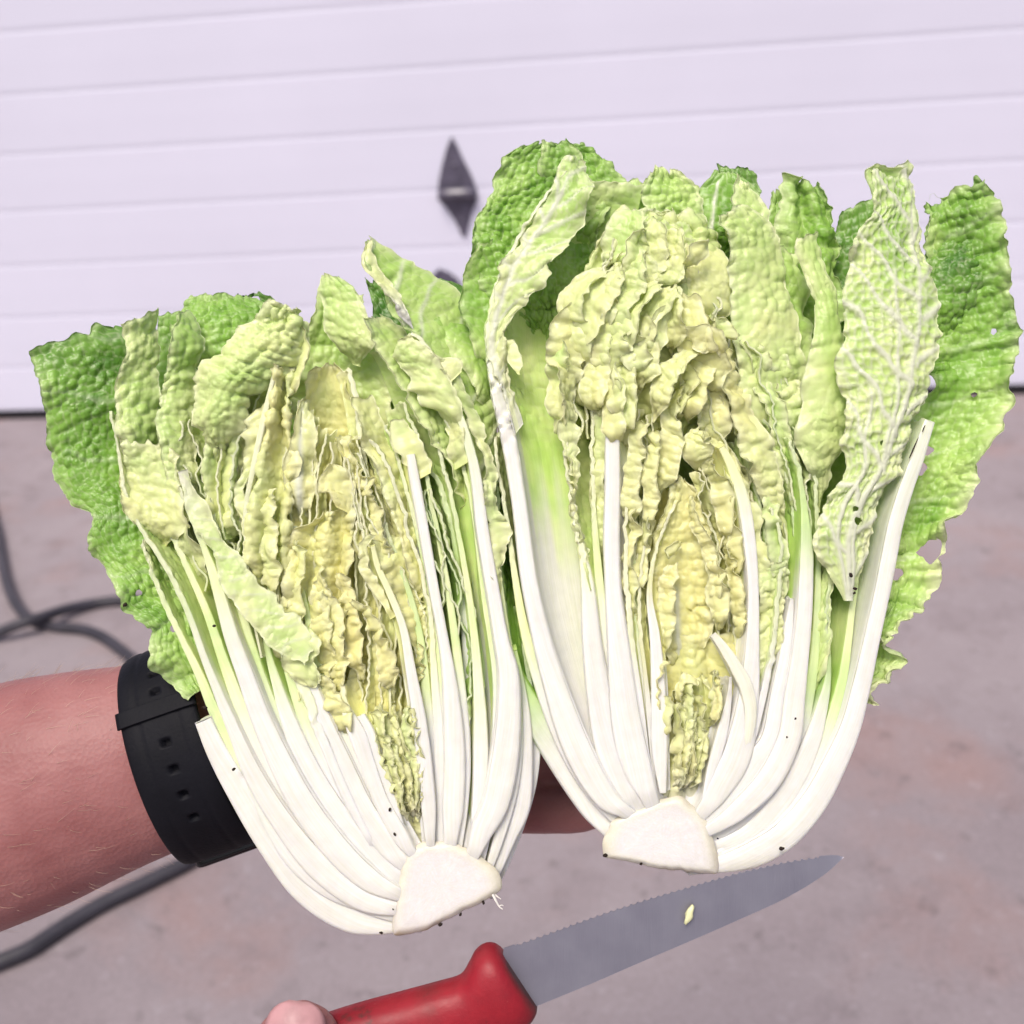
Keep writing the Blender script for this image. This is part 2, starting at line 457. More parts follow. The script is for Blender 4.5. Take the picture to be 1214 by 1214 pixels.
# ------------------------------------------------------------------ leaf engine (works in photo-pixel units, 1 unit = 0.277 mm)
GR = [(0, (.93, .88, .36)), (.2, (.92, .92, .42)), (.4, (.82, .92, .42)), (.58, (.57, .79, .22)), (.76, (.29, .55, .078)), (1.0, (.068, .22, .027))]
RIBC = np.array((.80, .785, .765))
def blade(g):
    g = np.clip(g, 0, 1)
    x = [a for a, _ in GR]
    return np.stack([np.interp(g, x, [c[j] for _, c in GR]) for j in range(3)], -1)

_seed = [11]
def finish(head, P, th, o, cut=False):
    """P: nt x ns x 3 mid surface, th: thickness field, o: options"""
    sd_ = o.get('seed') or _seed[0]; _seed[0] += 7
    nt, ns = P.shape[:2]
    t = np.linspace(0, 1, nt)[:, None] * np.ones((1, ns))
    s = o.get('_s', np.linspace(0, 1, ns))[None, :] * np.ones((nt, 1))
    seg = np.linalg.norm(np.diff(P, axis=0), axis=2).mean(1)
    tl = np.r_[0, np.cumsum(seg)][:, None] * np.ones((1, ns)); LL = tl[-1, 0]
    wd = np.linalg.norm(np.diff(P, axis=1), axis=2).sum(1)[:, None]
    wm = max(wd.max(), 1)
    W = s * (.35 * wd + .65 * wm)
    lf = o.get('leaf', (.0, .15))
    lm = sstep(lf[0], lf[1], t)
    free = o.get('free', 'abt')
    sig = o.get('sig', 22.0)
    dA = s * wd; dB = (1 - s) * wd; dT = (1 - t) * LL
    e = np.zeros_like(t); dmin = np.full_like(t, 1e3)
    for ch, d in (('a', dA), ('b', dB), ('t', dT)):
        if ch in free: e = np.maximum(e, np.exp(-d / sig)); dmin = np.minimum(dmin, d)
    # rib mask
    ribm = np.zeros_like(t)
    for rb in o.get('ribs', []):
        s0, s1, w0, w1 = rb[:4]; te = rb[4] if len(rb) > 4 else 1.0
        cs = s0 + (s1 - s0) * t; ww = w0 + (w1 - w0) * t
        m = np.exp(-((s - cs) * wd / np.maximum(ww, .8)) ** 2 * 1.6) * (1 - sstep(te - .1, te, t))
        ribm = np.maximum(ribm, m)
    for (wc0, wc1, slope, spc, vw_, amt) in o.get('lat', []):     # side veins leaving a midrib at wc, running toward the tip
        dd_ = (s - (wc0 + (wc1 - wc0) * t)) * wd
        ad_ = np.abs(dd_) + 6 * vn(tl / 30, dd_ / 30, sd_ + 41)
        phs_ = (tl - slope * ad_ + 9 * vn(dd_ / 25 + np.sign(dd_) * 20, tl / 70, sd_ + 42)) / spc + .5 * (dd_ > 0)
        k_ = np.round(phs_)
        dv_ = np.abs(phs_ - k_) * spc / math.sqrt(1 + slope * slope)
        wv_ = vw_ * (1 - .55 * np.clip(ad_ / (wd + 1), 0, 1))
        ribm = np.maximum(ribm, amt * np.exp(-(dv_ / wv_) ** 2) * sstep(0, .12, t))
    ruf = o.get('ruf', 6.0); rl = o.get('rl', 34.0)
    flip = 1.0
    n = normals(P)
    if n[..., 2].mean() < 0: flip = -1.0
    n = n * flip
    ph = (sd_ * 3.7) % 50
    tw = tl + rl * .8 * vn(tl / (rl * 1.7), W / (rl * 3), sd_ + 21)          # uneven spacing
    am = .55 + .9 * np.abs(vn(tl / (rl * 2.3) + 5, W / (rl * 3), sd_ + 22))
    wave = 1.0 * am * vn(tw / rl + ph, W / (rl * 2.0), sd_) + .6 * vn(tw / (rl * .43) + ph, W / (rl * .9), sd_ + 1) * am + .08 * vn(tw / (rl * .19) + ph, W / (rl * .5), sd_ + 23)
    P = P + n * (1.15 * ruf * lm * (e * .85 + .2) * wave * (1 - .8 * ribm))[..., None]
    if o.get('frill'):
        fa, fl = o['frill']
        P = P + n * (fa * lm * np.exp(-dmin / 20.0) * (vn(tw / fl + ph, 1.5, sd_ + 71) * (.4 + 1.2 * np.abs(vn(tl / 60, 2.2, sd_ + 72)))))[..., None]
    tooth = o.get('tooth', 4.0)
    if tooth:
        dv = P[:, 0] - P[:, -1]; dv /= (np.linalg.norm(dv, axis=1, keepdims=True) + 1e-6)
        jag = lambda k: (vn(tl[:, 0] / 48 + ph + k, 9, sd_ + k) * .9 + vn(tl[:, 0] / 21 + ph + k, 0, sd_ + k) * .7 + vn(tl[:, 0] / 8 + ph + k, 3.3, sd_ + k) * .45 * np.abs(vn(tl[:, 0] / 40, 2, sd_ + k)) * 2 + vn(tl[:, 0] / 3.6 + ph, 7.1, sd_ + k) * .16)
        l1 = lm[:, :1]
        if 'a' in free: P = P + (dv * (tooth * jag(5))[:, None])[:, None] * (np.exp(-dA / 9) * l1)[..., None]
        if 'b' in free: P = P - (dv * (tooth * jag(9))[:, None])[:, None] * (np.exp(-dB / 9) * l1)[..., None]
        if 't' in free:
            du = P[-1] - P[-2]; du /= (np.linalg.norm(du, axis=1, keepdims=True) + 1e-6)
            jj = vn(W[-1] / 15 + ph, 1.7, sd_ + 3) + .6 * vn(W[-1] / 6 + ph, 4.1, sd_ + 4)
            P = P + (du * (tooth * jj)[:, None])[None] * np.exp(-dT / 10)[..., None]
    n = normals(P) * flip
    bs = .72 * o.get('bs', 15.0); asp = o.get('asp', 1.0)
    wx = W / bs + .35 * vn(W / 40, tl / 40, sd_ + 5); wy = tl / (bs * asp) + .35 * vn(W / 40 + 9, tl / 40, sd_ + 6)
    f1, f2 = worley(wx + ph, wy, sd_ + 2)
    g1_, g2_ = worley(wx * 2.1 + ph, wy * 2.1 + 3, sd_ + 31)
    cell = (1 - np.clip(f1 / .78, 0, 1) ** 2) * (.75 + .5 * hsh(np.floor(wx + ph), np.floor(wy), sd_)) + .1 * (1 - np.clip(g1_ / .75, 0, 1) ** 2)
    vein = 1 - sstep(.02, .22, f2 - f1)
    bl = o.get('bl', 3.5)
    P = P + n * (bl * (.45 + 1.1 * np.abs(vn(W / 55 + ph, tl / 70, sd_ + 51)) + .35 * (vn(W / 30, tl / 30, sd_ + 52) > 0)) * lm * (1 - ribm) * (cell - .55))[..., None]
    if o.get('vr'): P = P + n * (o['vr'] * lm * vein * (1 - ribm))[..., None]
    if ribm.any(): P = P + n * (ribm * o.get('ribh', 3.0) * (1 - .6 * t))[..., None]
    n = normals(P) * flip
    # colour
    g = o.get('g0', .3) + (o.get('g1', .5) - o.get('g0', .3)) * t ** o.get('gp', 1.0)
    g = g + .11 * vn(W / 45 + ph, tl / 60, sd_ + 8) + .05 * vn(W / 14, tl / 14, sd_ + 9) + o.get('ge', -.06) * e
    c = blade(g)
    vc = min(1, 1.35 * o.get('vein', .30))
    lightc = np.minimum(1, c * .35 + np.array((.86, .88, .60)) * .65)
    if o.get('vw'): lightc = lightc * .3 + np.array((.86, .88, .70)) * .7; vein = np.clip(1 - sstep(.02, o['vw'], f2 - f1), 0, 1)
    vm = (vein * vc * lm)[..., None]
    c = c * (1 - vm) + lightc * vm
    wh = o.get('white', (0, .12))
    wmask = 1 - sstep(wh[0], wh[1], t + .05 * vn(W / 12 + ph, tl / 90, sd_ + 12) + o.get('ws', .0) * sstep(0, .35, s))
    wmask = np.maximum(wmask, np.clip(ribm * 1.15, 0, 1))[..., None]
    rbase = RIBC if not o.get('ribt') else RIBC * (1 - o['ribt']) + blade(np.array(o.get('g0', .3))) * o['ribt']
    rc = rbase * (1 + .035 * vn(W / 3.0 + ph, tl / 160, sd_ + 13))[..., None]
    if not cut:
        rc = rc * wmask.clip(0, 1) * 0 + np.where((ribm > .02)[..., None], np.array((.85, .87, .70)), rc)
    c = c * (1 - wmask) + rc * wmask
    # thin frilled margins, paler than the blade; light on the rims painted in too
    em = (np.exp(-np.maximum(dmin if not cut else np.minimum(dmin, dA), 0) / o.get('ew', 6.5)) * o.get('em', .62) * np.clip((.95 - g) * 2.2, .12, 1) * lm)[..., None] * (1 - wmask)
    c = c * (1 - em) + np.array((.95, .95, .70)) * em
    thin = np.clip(1.15 - th / 9.0, .05, 1)
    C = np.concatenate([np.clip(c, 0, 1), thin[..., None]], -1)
    thk = th * (.4 + .6 * np.clip(dmin / 5, 0, 1)) if not cut else th
    thk = thk[..., None] * np.ones((1, 1, 1))
    if cut: thk = thk * (1 - .12 * np.exp(-dA / 3.0))[..., None]
    Vf = P + n * thk * .5; Vb = P - n * thk * .5
    idx = np.arange(nt * ns).reshape(nt, ns)
    keep = np.ones((nt - 1, ns - 1), bool)
    for (hu, hv, hr) in o.get('holes', []):
        sc_ = F / (F - P[..., 2]); uu = P[..., 0] * sc_ + 607; vv = 607 - P[..., 1] * sc_
        ang = np.arctan2(vv - hv, uu - hu)
        rr = hr * (1 + .35 * vn(ang * 1.3 + hu, 0, int(hu)))
        dd = np.hypot(uu - hu, vv - hv)
        ins = dd < rr
        keep &= ~(ins[:-1, :-1] & ins[1:, :-1] & ins[:-1, 1:] & ins[1:, 1:])
        # pull the border out to the hole outline
        f = np.where(ins, rr / np.maximum(dd, .5), 1)
        mv = np.stack([(uu - hu) * (f - 1), -(vv - hv) * (f - 1), np.zeros_like(uu)], -1)
        mv = np.clip(mv, -4, 4)
        Vf = Vf + mv; Vb = Vb + mv
    q = np.stack([idx[:-1, :-1], idx[1:, :-1], idx[1:, 1:], idx[:-1, 1:]], -1)[keep]
    N_ = nt * ns
    faces = [q if flip < 0 else q[:, ::-1], (q[:, ::-1] if flip < 0 else q) + N_]
    V = [Vf.reshape(-1, 3), Vb.reshape(-1, 3)]; CC = [C.reshape(-1, 4), C.reshape(-1, 4)]
    fb = np.stack([W.ravel() + 40 + (sd_ % 97) * 13, tl.ravel(), np.full(W.size, sd_ * 1.7)], 1); FB = [fb, fb + np.array([0, 0, 5.0])]
    off = 2 * N_
    def rim(a, b, dup, cc, rev):
        nonlocal off
        m = len(a)
        if dup == 'round':
            out = P[:, 0] - P[:, min(3, ns - 1)]; out /= (np.linalg.norm(out, axis=1, keepdims=True) + 1e-6)
            A_, B_ = Vf.reshape(-1, 3)[a], Vb.reshape(-1, 3)[a]
            hh = np.linalg.norm(A_ - B_, axis=1, keepdims=True)
            rows = [a]
            xl = np.arange(m)
            for ri_, th_ in enumerate((.1, .24, .4, .6, .76, .9)):
                k_ = .5 - .5 * math.cos(math.pi * th_)
                rel_ = .5 * vn(xl / 5.0, ri_ * 1.7, sd_ + 61)[:, None]
                V.append(A_ * (1 - k_) + B_ * k_ + out * (np.minimum(hh * .15, 3.2) * math.sin(math.pi * th_) ** .6 + rel_ * np.minimum(hh / 20, 1)))
                c2_ = cc.copy(); c2_[:, :3] *= ((1.0, .985, .965, .965, .985, 1.0)[ri_] + .05 * vn(xl / 26.0, ri_ * 3.1, sd_ + 62))[:, None]
                c2_[:, 2] *= .985 + .02 * vn(xl / 40.0, 5.5, sd_ + 63)
                CC.append(np.clip(c2_, 0, 1)); FB.append(np.stack([40 + (sd_ % 97) * 13 - k_ * hh[:, 0] - 3, tl[:, 0], np.full(m, sd_ * 1.7)], 1))
                rows.append(np.arange(m) + off); off += m
            rows.append(a + N_)
            for ra, rb in zip(rows[:-1], rows[1:]):
                f = np.stack([ra[:-1], ra[1:], rb[1:], rb[:-1]], -1)
                faces.append(f[:, ::-1] if rev else f)
            return
        if dup:
            V.append(Vf.reshape(-1, 3)[a]); V.append(Vb.reshape(-1, 3)[a])
            CC.append(cc); CC.append(cc); FB.append(fb[a]); FB.append(fb[a])
            ia, ib = np.arange(m) + off, np.arange(m) + off + m; off += 2 * m
        else: ia, ib = a, a + N_
        f = np.stack([ia[:-1], ia[1:], ib[1:], ib[:-1]], -1)
        faces.append(f[:, ::-1] if rev else f)
    Cf = C.reshape(-1, 4)
    k0 = idx[:, 0]
    cutc = Cf[k0].copy()
    if cut:
        rw = (.35 + .65 * wmask[:, 0, :]); cutc[:, :3] = cutc[:, :3] * (1 - rw * .75) + np.minimum(1, rbase * 1.04) * rw * .75
    rim(k0, None, 'round' if cut else False, cutc, flip > 0)
    rim(idx[:, -1], None, False, None, flip < 0)
    rim(idx[-1], None, cut, Cf[idx[-1]], flip > 0)
    rim(idx[0], None, False, None, flip < 0)
    V = np.vstack(V); CC = np.vstack(CC)
    base = np.array(head['_b'])
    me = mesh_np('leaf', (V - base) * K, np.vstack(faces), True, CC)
    fat = me.attributes.new('fibre', 'FLOAT_VECTOR', 'POINT'); fat.data.foreach_set('vector', np.vstack(FB).astype(np.float32).ravel())
    return link_mesh('leaf', me, LEAF, head)

def sheet(head, A, B, wA=(0, 0), wB=(-20, -20), **o):
    """leaf blade between two drawn edges (pixel u, v), base first; wA/wB depth of each edge, toward the viewer positive"""
    def lift(E, w):
        f = np.linspace(0, 1, len(E))
        ws = np.interp(f, np.linspace(0, 1, len(w)), w)
        return np.array([P3(e_[0], e_[1], e_[2] if len(e_) > 2 else x) for e_, x in zip(E, ws)])
    a3, b3 = lift(A, wA), lift(B, wB)
    res = o.get('res', 2.5)
    _, la = cr(a3, 10); _, lb = cr(b3, 10)
    nt = int(np.clip(max(la, lb) / res, 12, 260))
    a, _ = cr(a3, nt); b, _ = cr(b3, nt)
    wd = np.linalg.norm(a - b, axis=1).max()
    ns = int(np.clip(wd / res, 8, 110))
    s = np.linspace(0, 1, ns)[None, :, None]
    P = a[:, None] * (1 - s) + b[:, None] * s
    t = np.linspace(0, 1, nt)[:, None]
    s2 = s[..., 0]
    tp = o.get('taper', .85) * (1 - sstep(0, .3, t))[..., None]
    P = P * (1 - tp) + P.mean(1, keepdims=True) * tp
    P[..., 2] -= o.get('sink', 26) * (1 - sstep(0, .28, t))
    P[..., 2] += o.get('bulge', 0) * 4 * s2 * (1 - s2) * (.3 + .7 * np.sin(np.pi * np.clip(t, 0.02, .98)))
    for (amp, cnt, phs) in o.get('pleat', []):
        P[..., 2] += amp * np.sin(2 * np.pi * (cnt * s2 + phs + .12 * np.sin(5 * t + cnt))) * sstep(0, .2, t)
    if o.get('curl'):            # tip rolls toward (+) or away from (-) the viewer
        P[..., 2] += o['curl'] * sstep(.65, 1, t) ** 1.5
    th = np.full((nt, ns), o.get('th', 1.8)) * np.ones((nt, ns))
    tb = o.get('thb', 0)
    if tb: th = th + tb * (1 - sstep(0, o.get('white', (0, .12))[1] * 1.2, t)) * np.exp(-((s2 - .5) / .3) ** 2)
    return finish(head, P, th, o)

def shell(head, pts, ax, phi=70, w0=0.0, w1=None, dk=.6, rmin=40, **o):
    """leaf cut lengthwise: pts (u, v, width) is its cut edge; the blade turns away behind it around the head's axis"""
    p = np.array(pts, float)
    if o.pop('join', p[0, 1] > 940):       # stalk base grows out of the stump
        d0 = p[0, :2] - p[1, :2]; d0 = d0 / np.linalg.norm(d0)
        p[0, 2] = max(p[0, 2], .75 * p[1, 2]); p[1:5, 2] *= (1.18, 1.16, 1.1, 1.05)[:len(p) - 1][:4]
        p = np.vstack([[p[0, 0] + d0[0] * 34, p[0, 1] + d0[1] * 34, p[0, 2] * .7], p]); joined = True
    else: joined = False
    p[:, 2] *= 1 + .36 * sstep(720, 930, p[:, 1]) * (p[:, 2] > 5)
    res = o.get('res', 3.4)
    _, L_ = cr(p, 10, 2)
    nt = int(np.clip(L_ / res, 20, 240))
    c, _ = cr(p, nt, 2)
    a0, a1 = np.array(ax[0], float), np.array(ax[1], float)
    d = (a1 - a0) / np.linalg.norm(a1 - a0)
    rel = c[:, :2] - a0
    foot = a0 + (rel @ d)[:, None] * d
    rv = c[:, :2] - foot
    r = np.linalg.norm(rv, axis=1)
    rr = np.maximum(r, rmin)
    side = np.sign(np.sum(rv * np.array([d[1], -d[0]]), axis=1)); side = np.sign(np.sum(side)) or 1
    nrm = side * np.array([d[1], -d[0]])
    arc = rr.max() * math.radians(phi)
    ns = int(np.clip(arc / (res * 1.5), 10, 60))
    s = np.linspace(0, 1, ns) ** 1.5
    phs = np.radians(phi) * s
    p2 = c[:, None, :2] - nrm[None, None] * (rr[:, None] * (1 - np.cos(phs))[None])[..., None]
    t = np.linspace(0, 1, nt)
    wz = w0 + ((w1 if w1 is not None else w0) - w0) * t
    z = wz[:, None] - rr[:, None] * dk * np.sin(phs)[None]
    P = np.stack([(p2[..., 0] - 607) * (1 - wz[:, None] / F), (607 - p2[..., 1]) * (1 - wz[:, None] / F), z], -1)
    if joined: P[..., 2] -= 11 * (1 - sstep(0, 46.0 / L_, t))[:, None]
    th = np.maximum(c[:, 2], 1.8)[:, None] * (1 - .4 * sstep(0, .9, s))[None]
    th = np.maximum(th, 1.8)
    o.setdefault('free', 't'); o.setdefault('ws', .28); o.setdefault('white', (.4, .65)); o.setdefault('leaf', (.45, .65))
    o['_s'] = s
    o.setdefault('ruf', 5.0); o.setdefault('bl', 3.0)
    return finish(head, P, th, o, cut=True)

def tidy(pts, n=40):
    return cr(np.array(pts, float), n, 2)[0]

def fill(head, EA, EB, n, ax, jit=5, **o):
    """thin leaves packed between two cut edges"""
    a, b = tidy(EA), tidy(EB)
    rnd = random.Random(int(a[0, 0] * 7 + b[0, 1]))
    for i in range(n):
        f = (i + .5 + rnd.uniform(-.25, .25)) / n
        c = a * (1 - f) + b * f
        m = np.stack([c[:, 0] + jit * np.array([math.sin(k * .35 + i * 2 + 2 * math.sin(k * .2 + i)) for k in range(len(c))]), c[:, 1], np.full(len(c), rnd.uniform(2.2, 3.4))], 1)
        oo = dict(o); oo['g0'] = o.get('g0', .3) + rnd.uniform(-.06, .06); oo['g1'] = o.get('g1', .4) + rnd.uniform(-.06, .06)
        shell(head, m[::3], ax, w0=rnd.uniform(-22, -4), w1=rnd.uniform(-26, 2), **oo)

def core(head, outline, back, axis_up, seedv):
    """the sliced white stump: cut face toward the viewer, rounded body behind"""
    n = 90
    pts = np.array(outline, float)
    q = np.vstack([pts, pts[:1]])
    L = np.r_[0, np.cumsum(np.linalg.norm(np.diff(q, axis=0), axis=1))]
    x = np.linspace(0, L[-1], n, endpoint=False)
    ring = np.stack([np.interp(x, L, q[:, 0]), np.interp(x, L, q[:, 1])], 1)
    for _ in range(2): ring = .25 * np.roll(ring, 1, 0) + .5 * ring + .25 * np.roll(ring, -1, 0)
    cen = ring.mean(0)
    ring = ring + (ring - cen) / np.linalg.norm(ring - cen, axis=1, keepdims=True) * (1.6 * vn(np.arange(n) / 4.0, 0, seedv + 8) + 1.0 * vn(np.arange(n) / 1.6, 3, seedv + 9))[:, None]
    V = []; C = []
    rings = []
    def add(scale, w, brown, tint=1.0):
        r = cen + (ring - cen) * scale
        st = len(V)
        for i, (u, v) in enumerate(r):
            j = 1.2 * float(vn(i * .4, w * .1 + scale * 9, seedv)) * (scale > .9)
            V.append(P3(u, v, w + j * .5))
            lowness = np.clip(((v - cen[1]) - .15 * abs(u - cen[0])) / 60, 0, 1)
            bz = brown * (.25 + .75 * lowness) * (.75 + .5 * float(vn(i * .35, scale * 5, seedv + 2)))
            bz = np.clip(bz, 0, .85)
            base = np.array((.80, .765, .77)) * tint; ye = np.clip((scale - .72) / .2, 0, 1) * (w > -5) * (1 - lowness); base = base * (1 - .55 * ye) + np.array((.76, .72, .52)) * .55 * ye
            base = base * (1 + .035 * float(vn(i * .9, scale * 4, seedv + 5)) + .03 * float(vn(i * .15, scale * 26, seedv + 6)))
            C.append(list(base * (1 - bz) + np.array((.36, .25, .13)) * bz) + [.05])
        rings.append(np.arange(st, st + n))
    for sc_, br, ti in ((.0004, 0, 1.0), (.06, 0, 1.0), (.14, 0, 1.0), (.24, 0, 1.0), (.34, 0, .99), (.44, 0, 1.01), (.54, .0, 1.0), (.62, .0, .985), (.7, .02, .99), (.77, .03, .97), (.84, .07, .985), (.9, .16, .96), (.94, .34, .96), (.985, .7, .93), (1.02, .8, .93)): add(sc_, 3.5 - (60 * max(0, sc_ - .88) ** 1.2), br, ti)
    for w, sc_ in ((-10, 1.02), (-20, .99), (-34, .96), (-58, .86), (-78, .68), (-90, .4), (-94, .05)): add(sc_, w, .75)
    fq = []
    for a, b in zip(rings[:-1], rings[1:]):
        fq.append(np.stack([a, np.roll(a, -1), np.roll(b, -1), b], -1))
    fq = np.vstack(fq)
    me = mesh_np('core', (np.array(V) - np.array(head['_b'])) * K, fq[:, ::-1], True, np.array(C))
    bm = bmesh.new(); bm.from_mesh(me); bmesh.ops.recalc_face_normals(bm, faces=bm.faces[:]); bm.to_mesh(me); bm.free()
    fv = np.array([[math.cos(k_ % n * 2 * math.pi / n) * r_ * 60 + 300, math.sin(k_ % n * 2 * math.pi / n) * r_ * 2000, 3] for k_ in range(len(V)) for r_ in (min(1, k_ // n / 14),)])
    fat = me.attributes.new('fibre', 'FLOAT_VECTOR', 'POINT'); fat.data.foreach_set('vector', fv.astype(np.float32).ravel())
    return link_mesh('core', me, LEAF, head)

# ------------------------------------------------------------------ left cabbage half
HL = empty('cabbage_half', P3(520, 1050, -30))
tag(HL, 'left napa cabbage half, the lower one, leaning left beside the wristband', 'cabbage', 'two halves of one napa cabbage')
AX1 = ((520, 1050), (385, 440))
core(HL, [(466, 1108), (470, 1070), (476, 1030), (484, 1008), (503, 998), (535, 998), (566, 1012), (584, 1026), (593, 1040), (594, 1054), (578, 1066), (545, 1082), (510, 1099), (488, 1107)], 0, 0, 5)
# broad outer leaves closing the back of the half
sheet(HL, [(450, 1085, -50), (300, 940, -80), (215, 760, -90), (175, 560, -100), (190, 410, -110)], [(590, 1040, -50), (632, 900, -80), (610, 700, -90), (560, 520, -110), (480, 430, -120)], bulge=-90, g0=.5, g1=.85, white=(.3, .55), leaf=(.4, .6), res=5, bl=4, th=4)
sheet(HL, [(470, 1060, -45), (370, 900, -70), (300, 700, -80), (270, 500, -90), (250, 390, -100)], [(575, 1030, -45), (600, 880, -70), (580, 680, -80), (540, 500, -95), (460, 380, -110)], bulge=-50, g0=.25, g1=.7, white=(.3, .5), leaf=(.35, .5), res=5, bl=4, th=4)
# big dark green outer leaf on the far left
sheet(HL, [(228, 822), (206, 808), (188, 775), (184, 742), (150, 722), (146, 700), (112, 668), (104, 640), (106, 614), (78, 594), (60, 556), (50, 500), (47, 450), (38, 412)],
      [(246, 815), (248, 790), (240, 760), (228, 720), (212, 690), (195, 650), (178, 610), (168, 570), (162, 530), (160, 490), (162, 450), (166, 420), (160, 395), (150, 384)],
      wA=(-30, -18, -10), wB=(-34, -46, -60), g0=.64, g1=.9, ge=-.06, gp=.7, ruf=17, rl=72, bl=4.2, bs=15, vein=.3, tooth=5, white=(-1, -.5), leaf=(-.2, 0), bulge=8, taper=.1, sink=4, frill=(10, 15), lat=[(1.0, .9, .5, 75, 3, .2)], holes=[(118, 676, 7), (205, 746, 5), (165, 703, 4)])
# leaf tips behind, along the top left
sheet(HL, [(215, 450), (205, 410), (212, 372), (225, 350)], [(340, 450), (335, 410), (325, 372), (300, 352)], wA=(-50, -60), wB=(-60, -80), g0=.62, g1=.72, ruf=7, bl=5, bs=13, bulge=14, white=(-1, -.5), vein=.25)
sheet(HL, [(270, 400), (275, 370), (284, 350)], [(335, 400), (332, 372), (318, 350)], wA=(-110, -115), wB=(-110, -118), g0=.9, g1=.98, ruf=6, bl=5, bs=12, white=(-1, -.5), holes=[(302, 356, 6)])
sheet(HL, [(175, 500), (180, 440), (186, 372)], [(215, 500), (220, 440), (215, 368)], wA=(-52, -56), wB=(-56, -60), g0=.7, g1=.82, ruf=3, bl=2, white=(-1, -.5))
# pale blistered leaves at the upper left
sheet(HL, [(176, 640), (150, 560), (138, 500), (136, 455), (147, 420), (139, 389)], [(200, 640), (190, 560), (192, 500), (190, 450), (192, 405), (188, 368)], wA=(2, 0), wB=(-26, -34), g0=.44, g1=.6, ruf=8, rl=30, bl=4, bs=16, white=(-1, -.5), bulge=6, tooth=5, vein=.4)
sheet(HL, [(208, 640), (195, 560), (186, 500), (190, 478), (199, 440), (206, 372)], [(245, 640), (232, 560), (234, 500), (236, 440), (242, 405), (222, 372)], wA=(2, -6), wB=(-24, -36), g0=.44, g1=.6, ruf=7, bl=4.5, bs=16, asp=.8, white=(-1, -.5), bulge=8, vein=.35)
sheet(HL, [(150, 640), (146, 600), (142, 560), (145, 520)], [(215, 660), (222, 610), (215, 560), (205, 530)], wA=(6, 2), wB=(8, 2), g0=.4, g1=.38, ruf=8, bl=4, bulge=-8, white=(-1, -.5), tooth=7)
# large bumpy leaf, transverse folds
sheet(HL, [(236, 560), (230, 520), (233, 485), (238, 448), (262, 415), (295, 388), (332, 361)], [(268, 560), (282, 520), (300, 485), (316, 462), (345, 445), (367, 412), (356, 364)], wA=(6, 4), wB=(0, -12), g0=.38, g1=.5, ruf=9, rl=24, bl=5.5, bs=17, asp=.62, bulge=22, white=(-1, -.5), vein=.18, tooth=6)
sheet(HL, [(312, 470), (325, 430), (340, 400), (335, 372)], [(352, 480), (365, 440), (368, 405), (352, 366)], wA=(-10, -16), wB=(0, -4), g0=.34, g1=.46, ruf=4, bl=3, white=(-1, -.5), pleat=[(6, 1, .2)])
# dim leaves filling the top centre
sheet(HL, [(345, 560), (350, 470), (362, 400), (378, 345)], [(470, 560), (462, 470), (448, 400), (432, 350)], wA=(-70, -80), wB=(-60, -70), g0=.36, g1=.56, ruf=8, bl=4.5, bs=18, bulge=-22, white=(-1, -.5))
sheet(HL, [(388, 420), (384, 370), (380, 345), (384, 328)], [(450, 440), (442, 390), (428, 352), (402, 326)], wA=(-40, -50), wB=(-20, -30), g0=.42, g1=.6, ruf=5, bl=3, bulge=6, white=(-1, -.5))
sheet(HL, [(440, 470), (438, 410), (440, 360), (432, 332)], [(500, 470), (490, 400), (478, 366), (458, 340)], wA=(-110, -120), wB=(-110, -120), g0=.85, g1=.95, ruf=5, bl=4, white=(-1, -.5))
# rounded tan leaf in the middle
sheet(HL, [(352, 640), (352, 560), (356, 490), (362, 452), (374, 433)], [(440, 640), (432, 560), (424, 490), (416, 452), (404, 432)], wA=(-24, -26), wB=(-30, -32), g0=.12, g1=.25, ruf=4, bl=3.5, bs=20, bulge=-26, white=(-1, -.5), vein=.12)
shell(HL, [(470, 700, 5), (448, 620, 6), (432, 540, 7), (424, 480, 8), (414, 438, 6)], AX1, phi=55, w0=-16, w1=-20, g0=.22, g1=.3, white=(-1, -.5), leaf=(0, .1))
# upper right leaf with pointed tip
sheet(HL, [(585, 640), (556, 540), (524, 462), (492, 405), (466, 372), (452, 342), (430, 318), (431, 286)], [(606, 640), (592, 540), (582, 450), (566, 395), (545, 350), (510, 325), (474, 306), (440, 283)], wA=(-14, 0, 4), wB=(-46, -60, -14), g0=.42, g1=.66, ruf=5, rl=40, bl=2.2, bs=20, white=(-1, -.5), vein=.3, tooth=4, lat=[(.0, .1, .9, 60, 3.2, .7)])
sheet(HL, [(470, 372), (455, 345), (432, 322), (430, 292)], [(492, 392), (476, 350), (452, 318), (442, 284)], wA=(8, 8), wB=(0, 4), g0=.36, g1=.44, ruf=5, bl=3, white=(.0, .6), tooth=4, taper=.15, sink=2)
sheet(HL, [(585, 520), (560, 450), (520, 412), (474, 362)], [(598, 480), (580, 420), (556, 375), (500, 345)], wA=(-30, -14), wB=(-66, -60), g0=.62, g1=.62, ruf=4, bl=2, bulge=10, white=(-1, -.5))
sheet(HL, [(540, 430), (536, 380), (520, 345), (500, 322)], [(575, 430), (566, 385), (556, 350), (546, 338)], wA=(-70, -74), wB=(-80, -84), g0=.85, g1=.95, ruf=5, bl=4.5, bs=12, white=(-1, -.5))
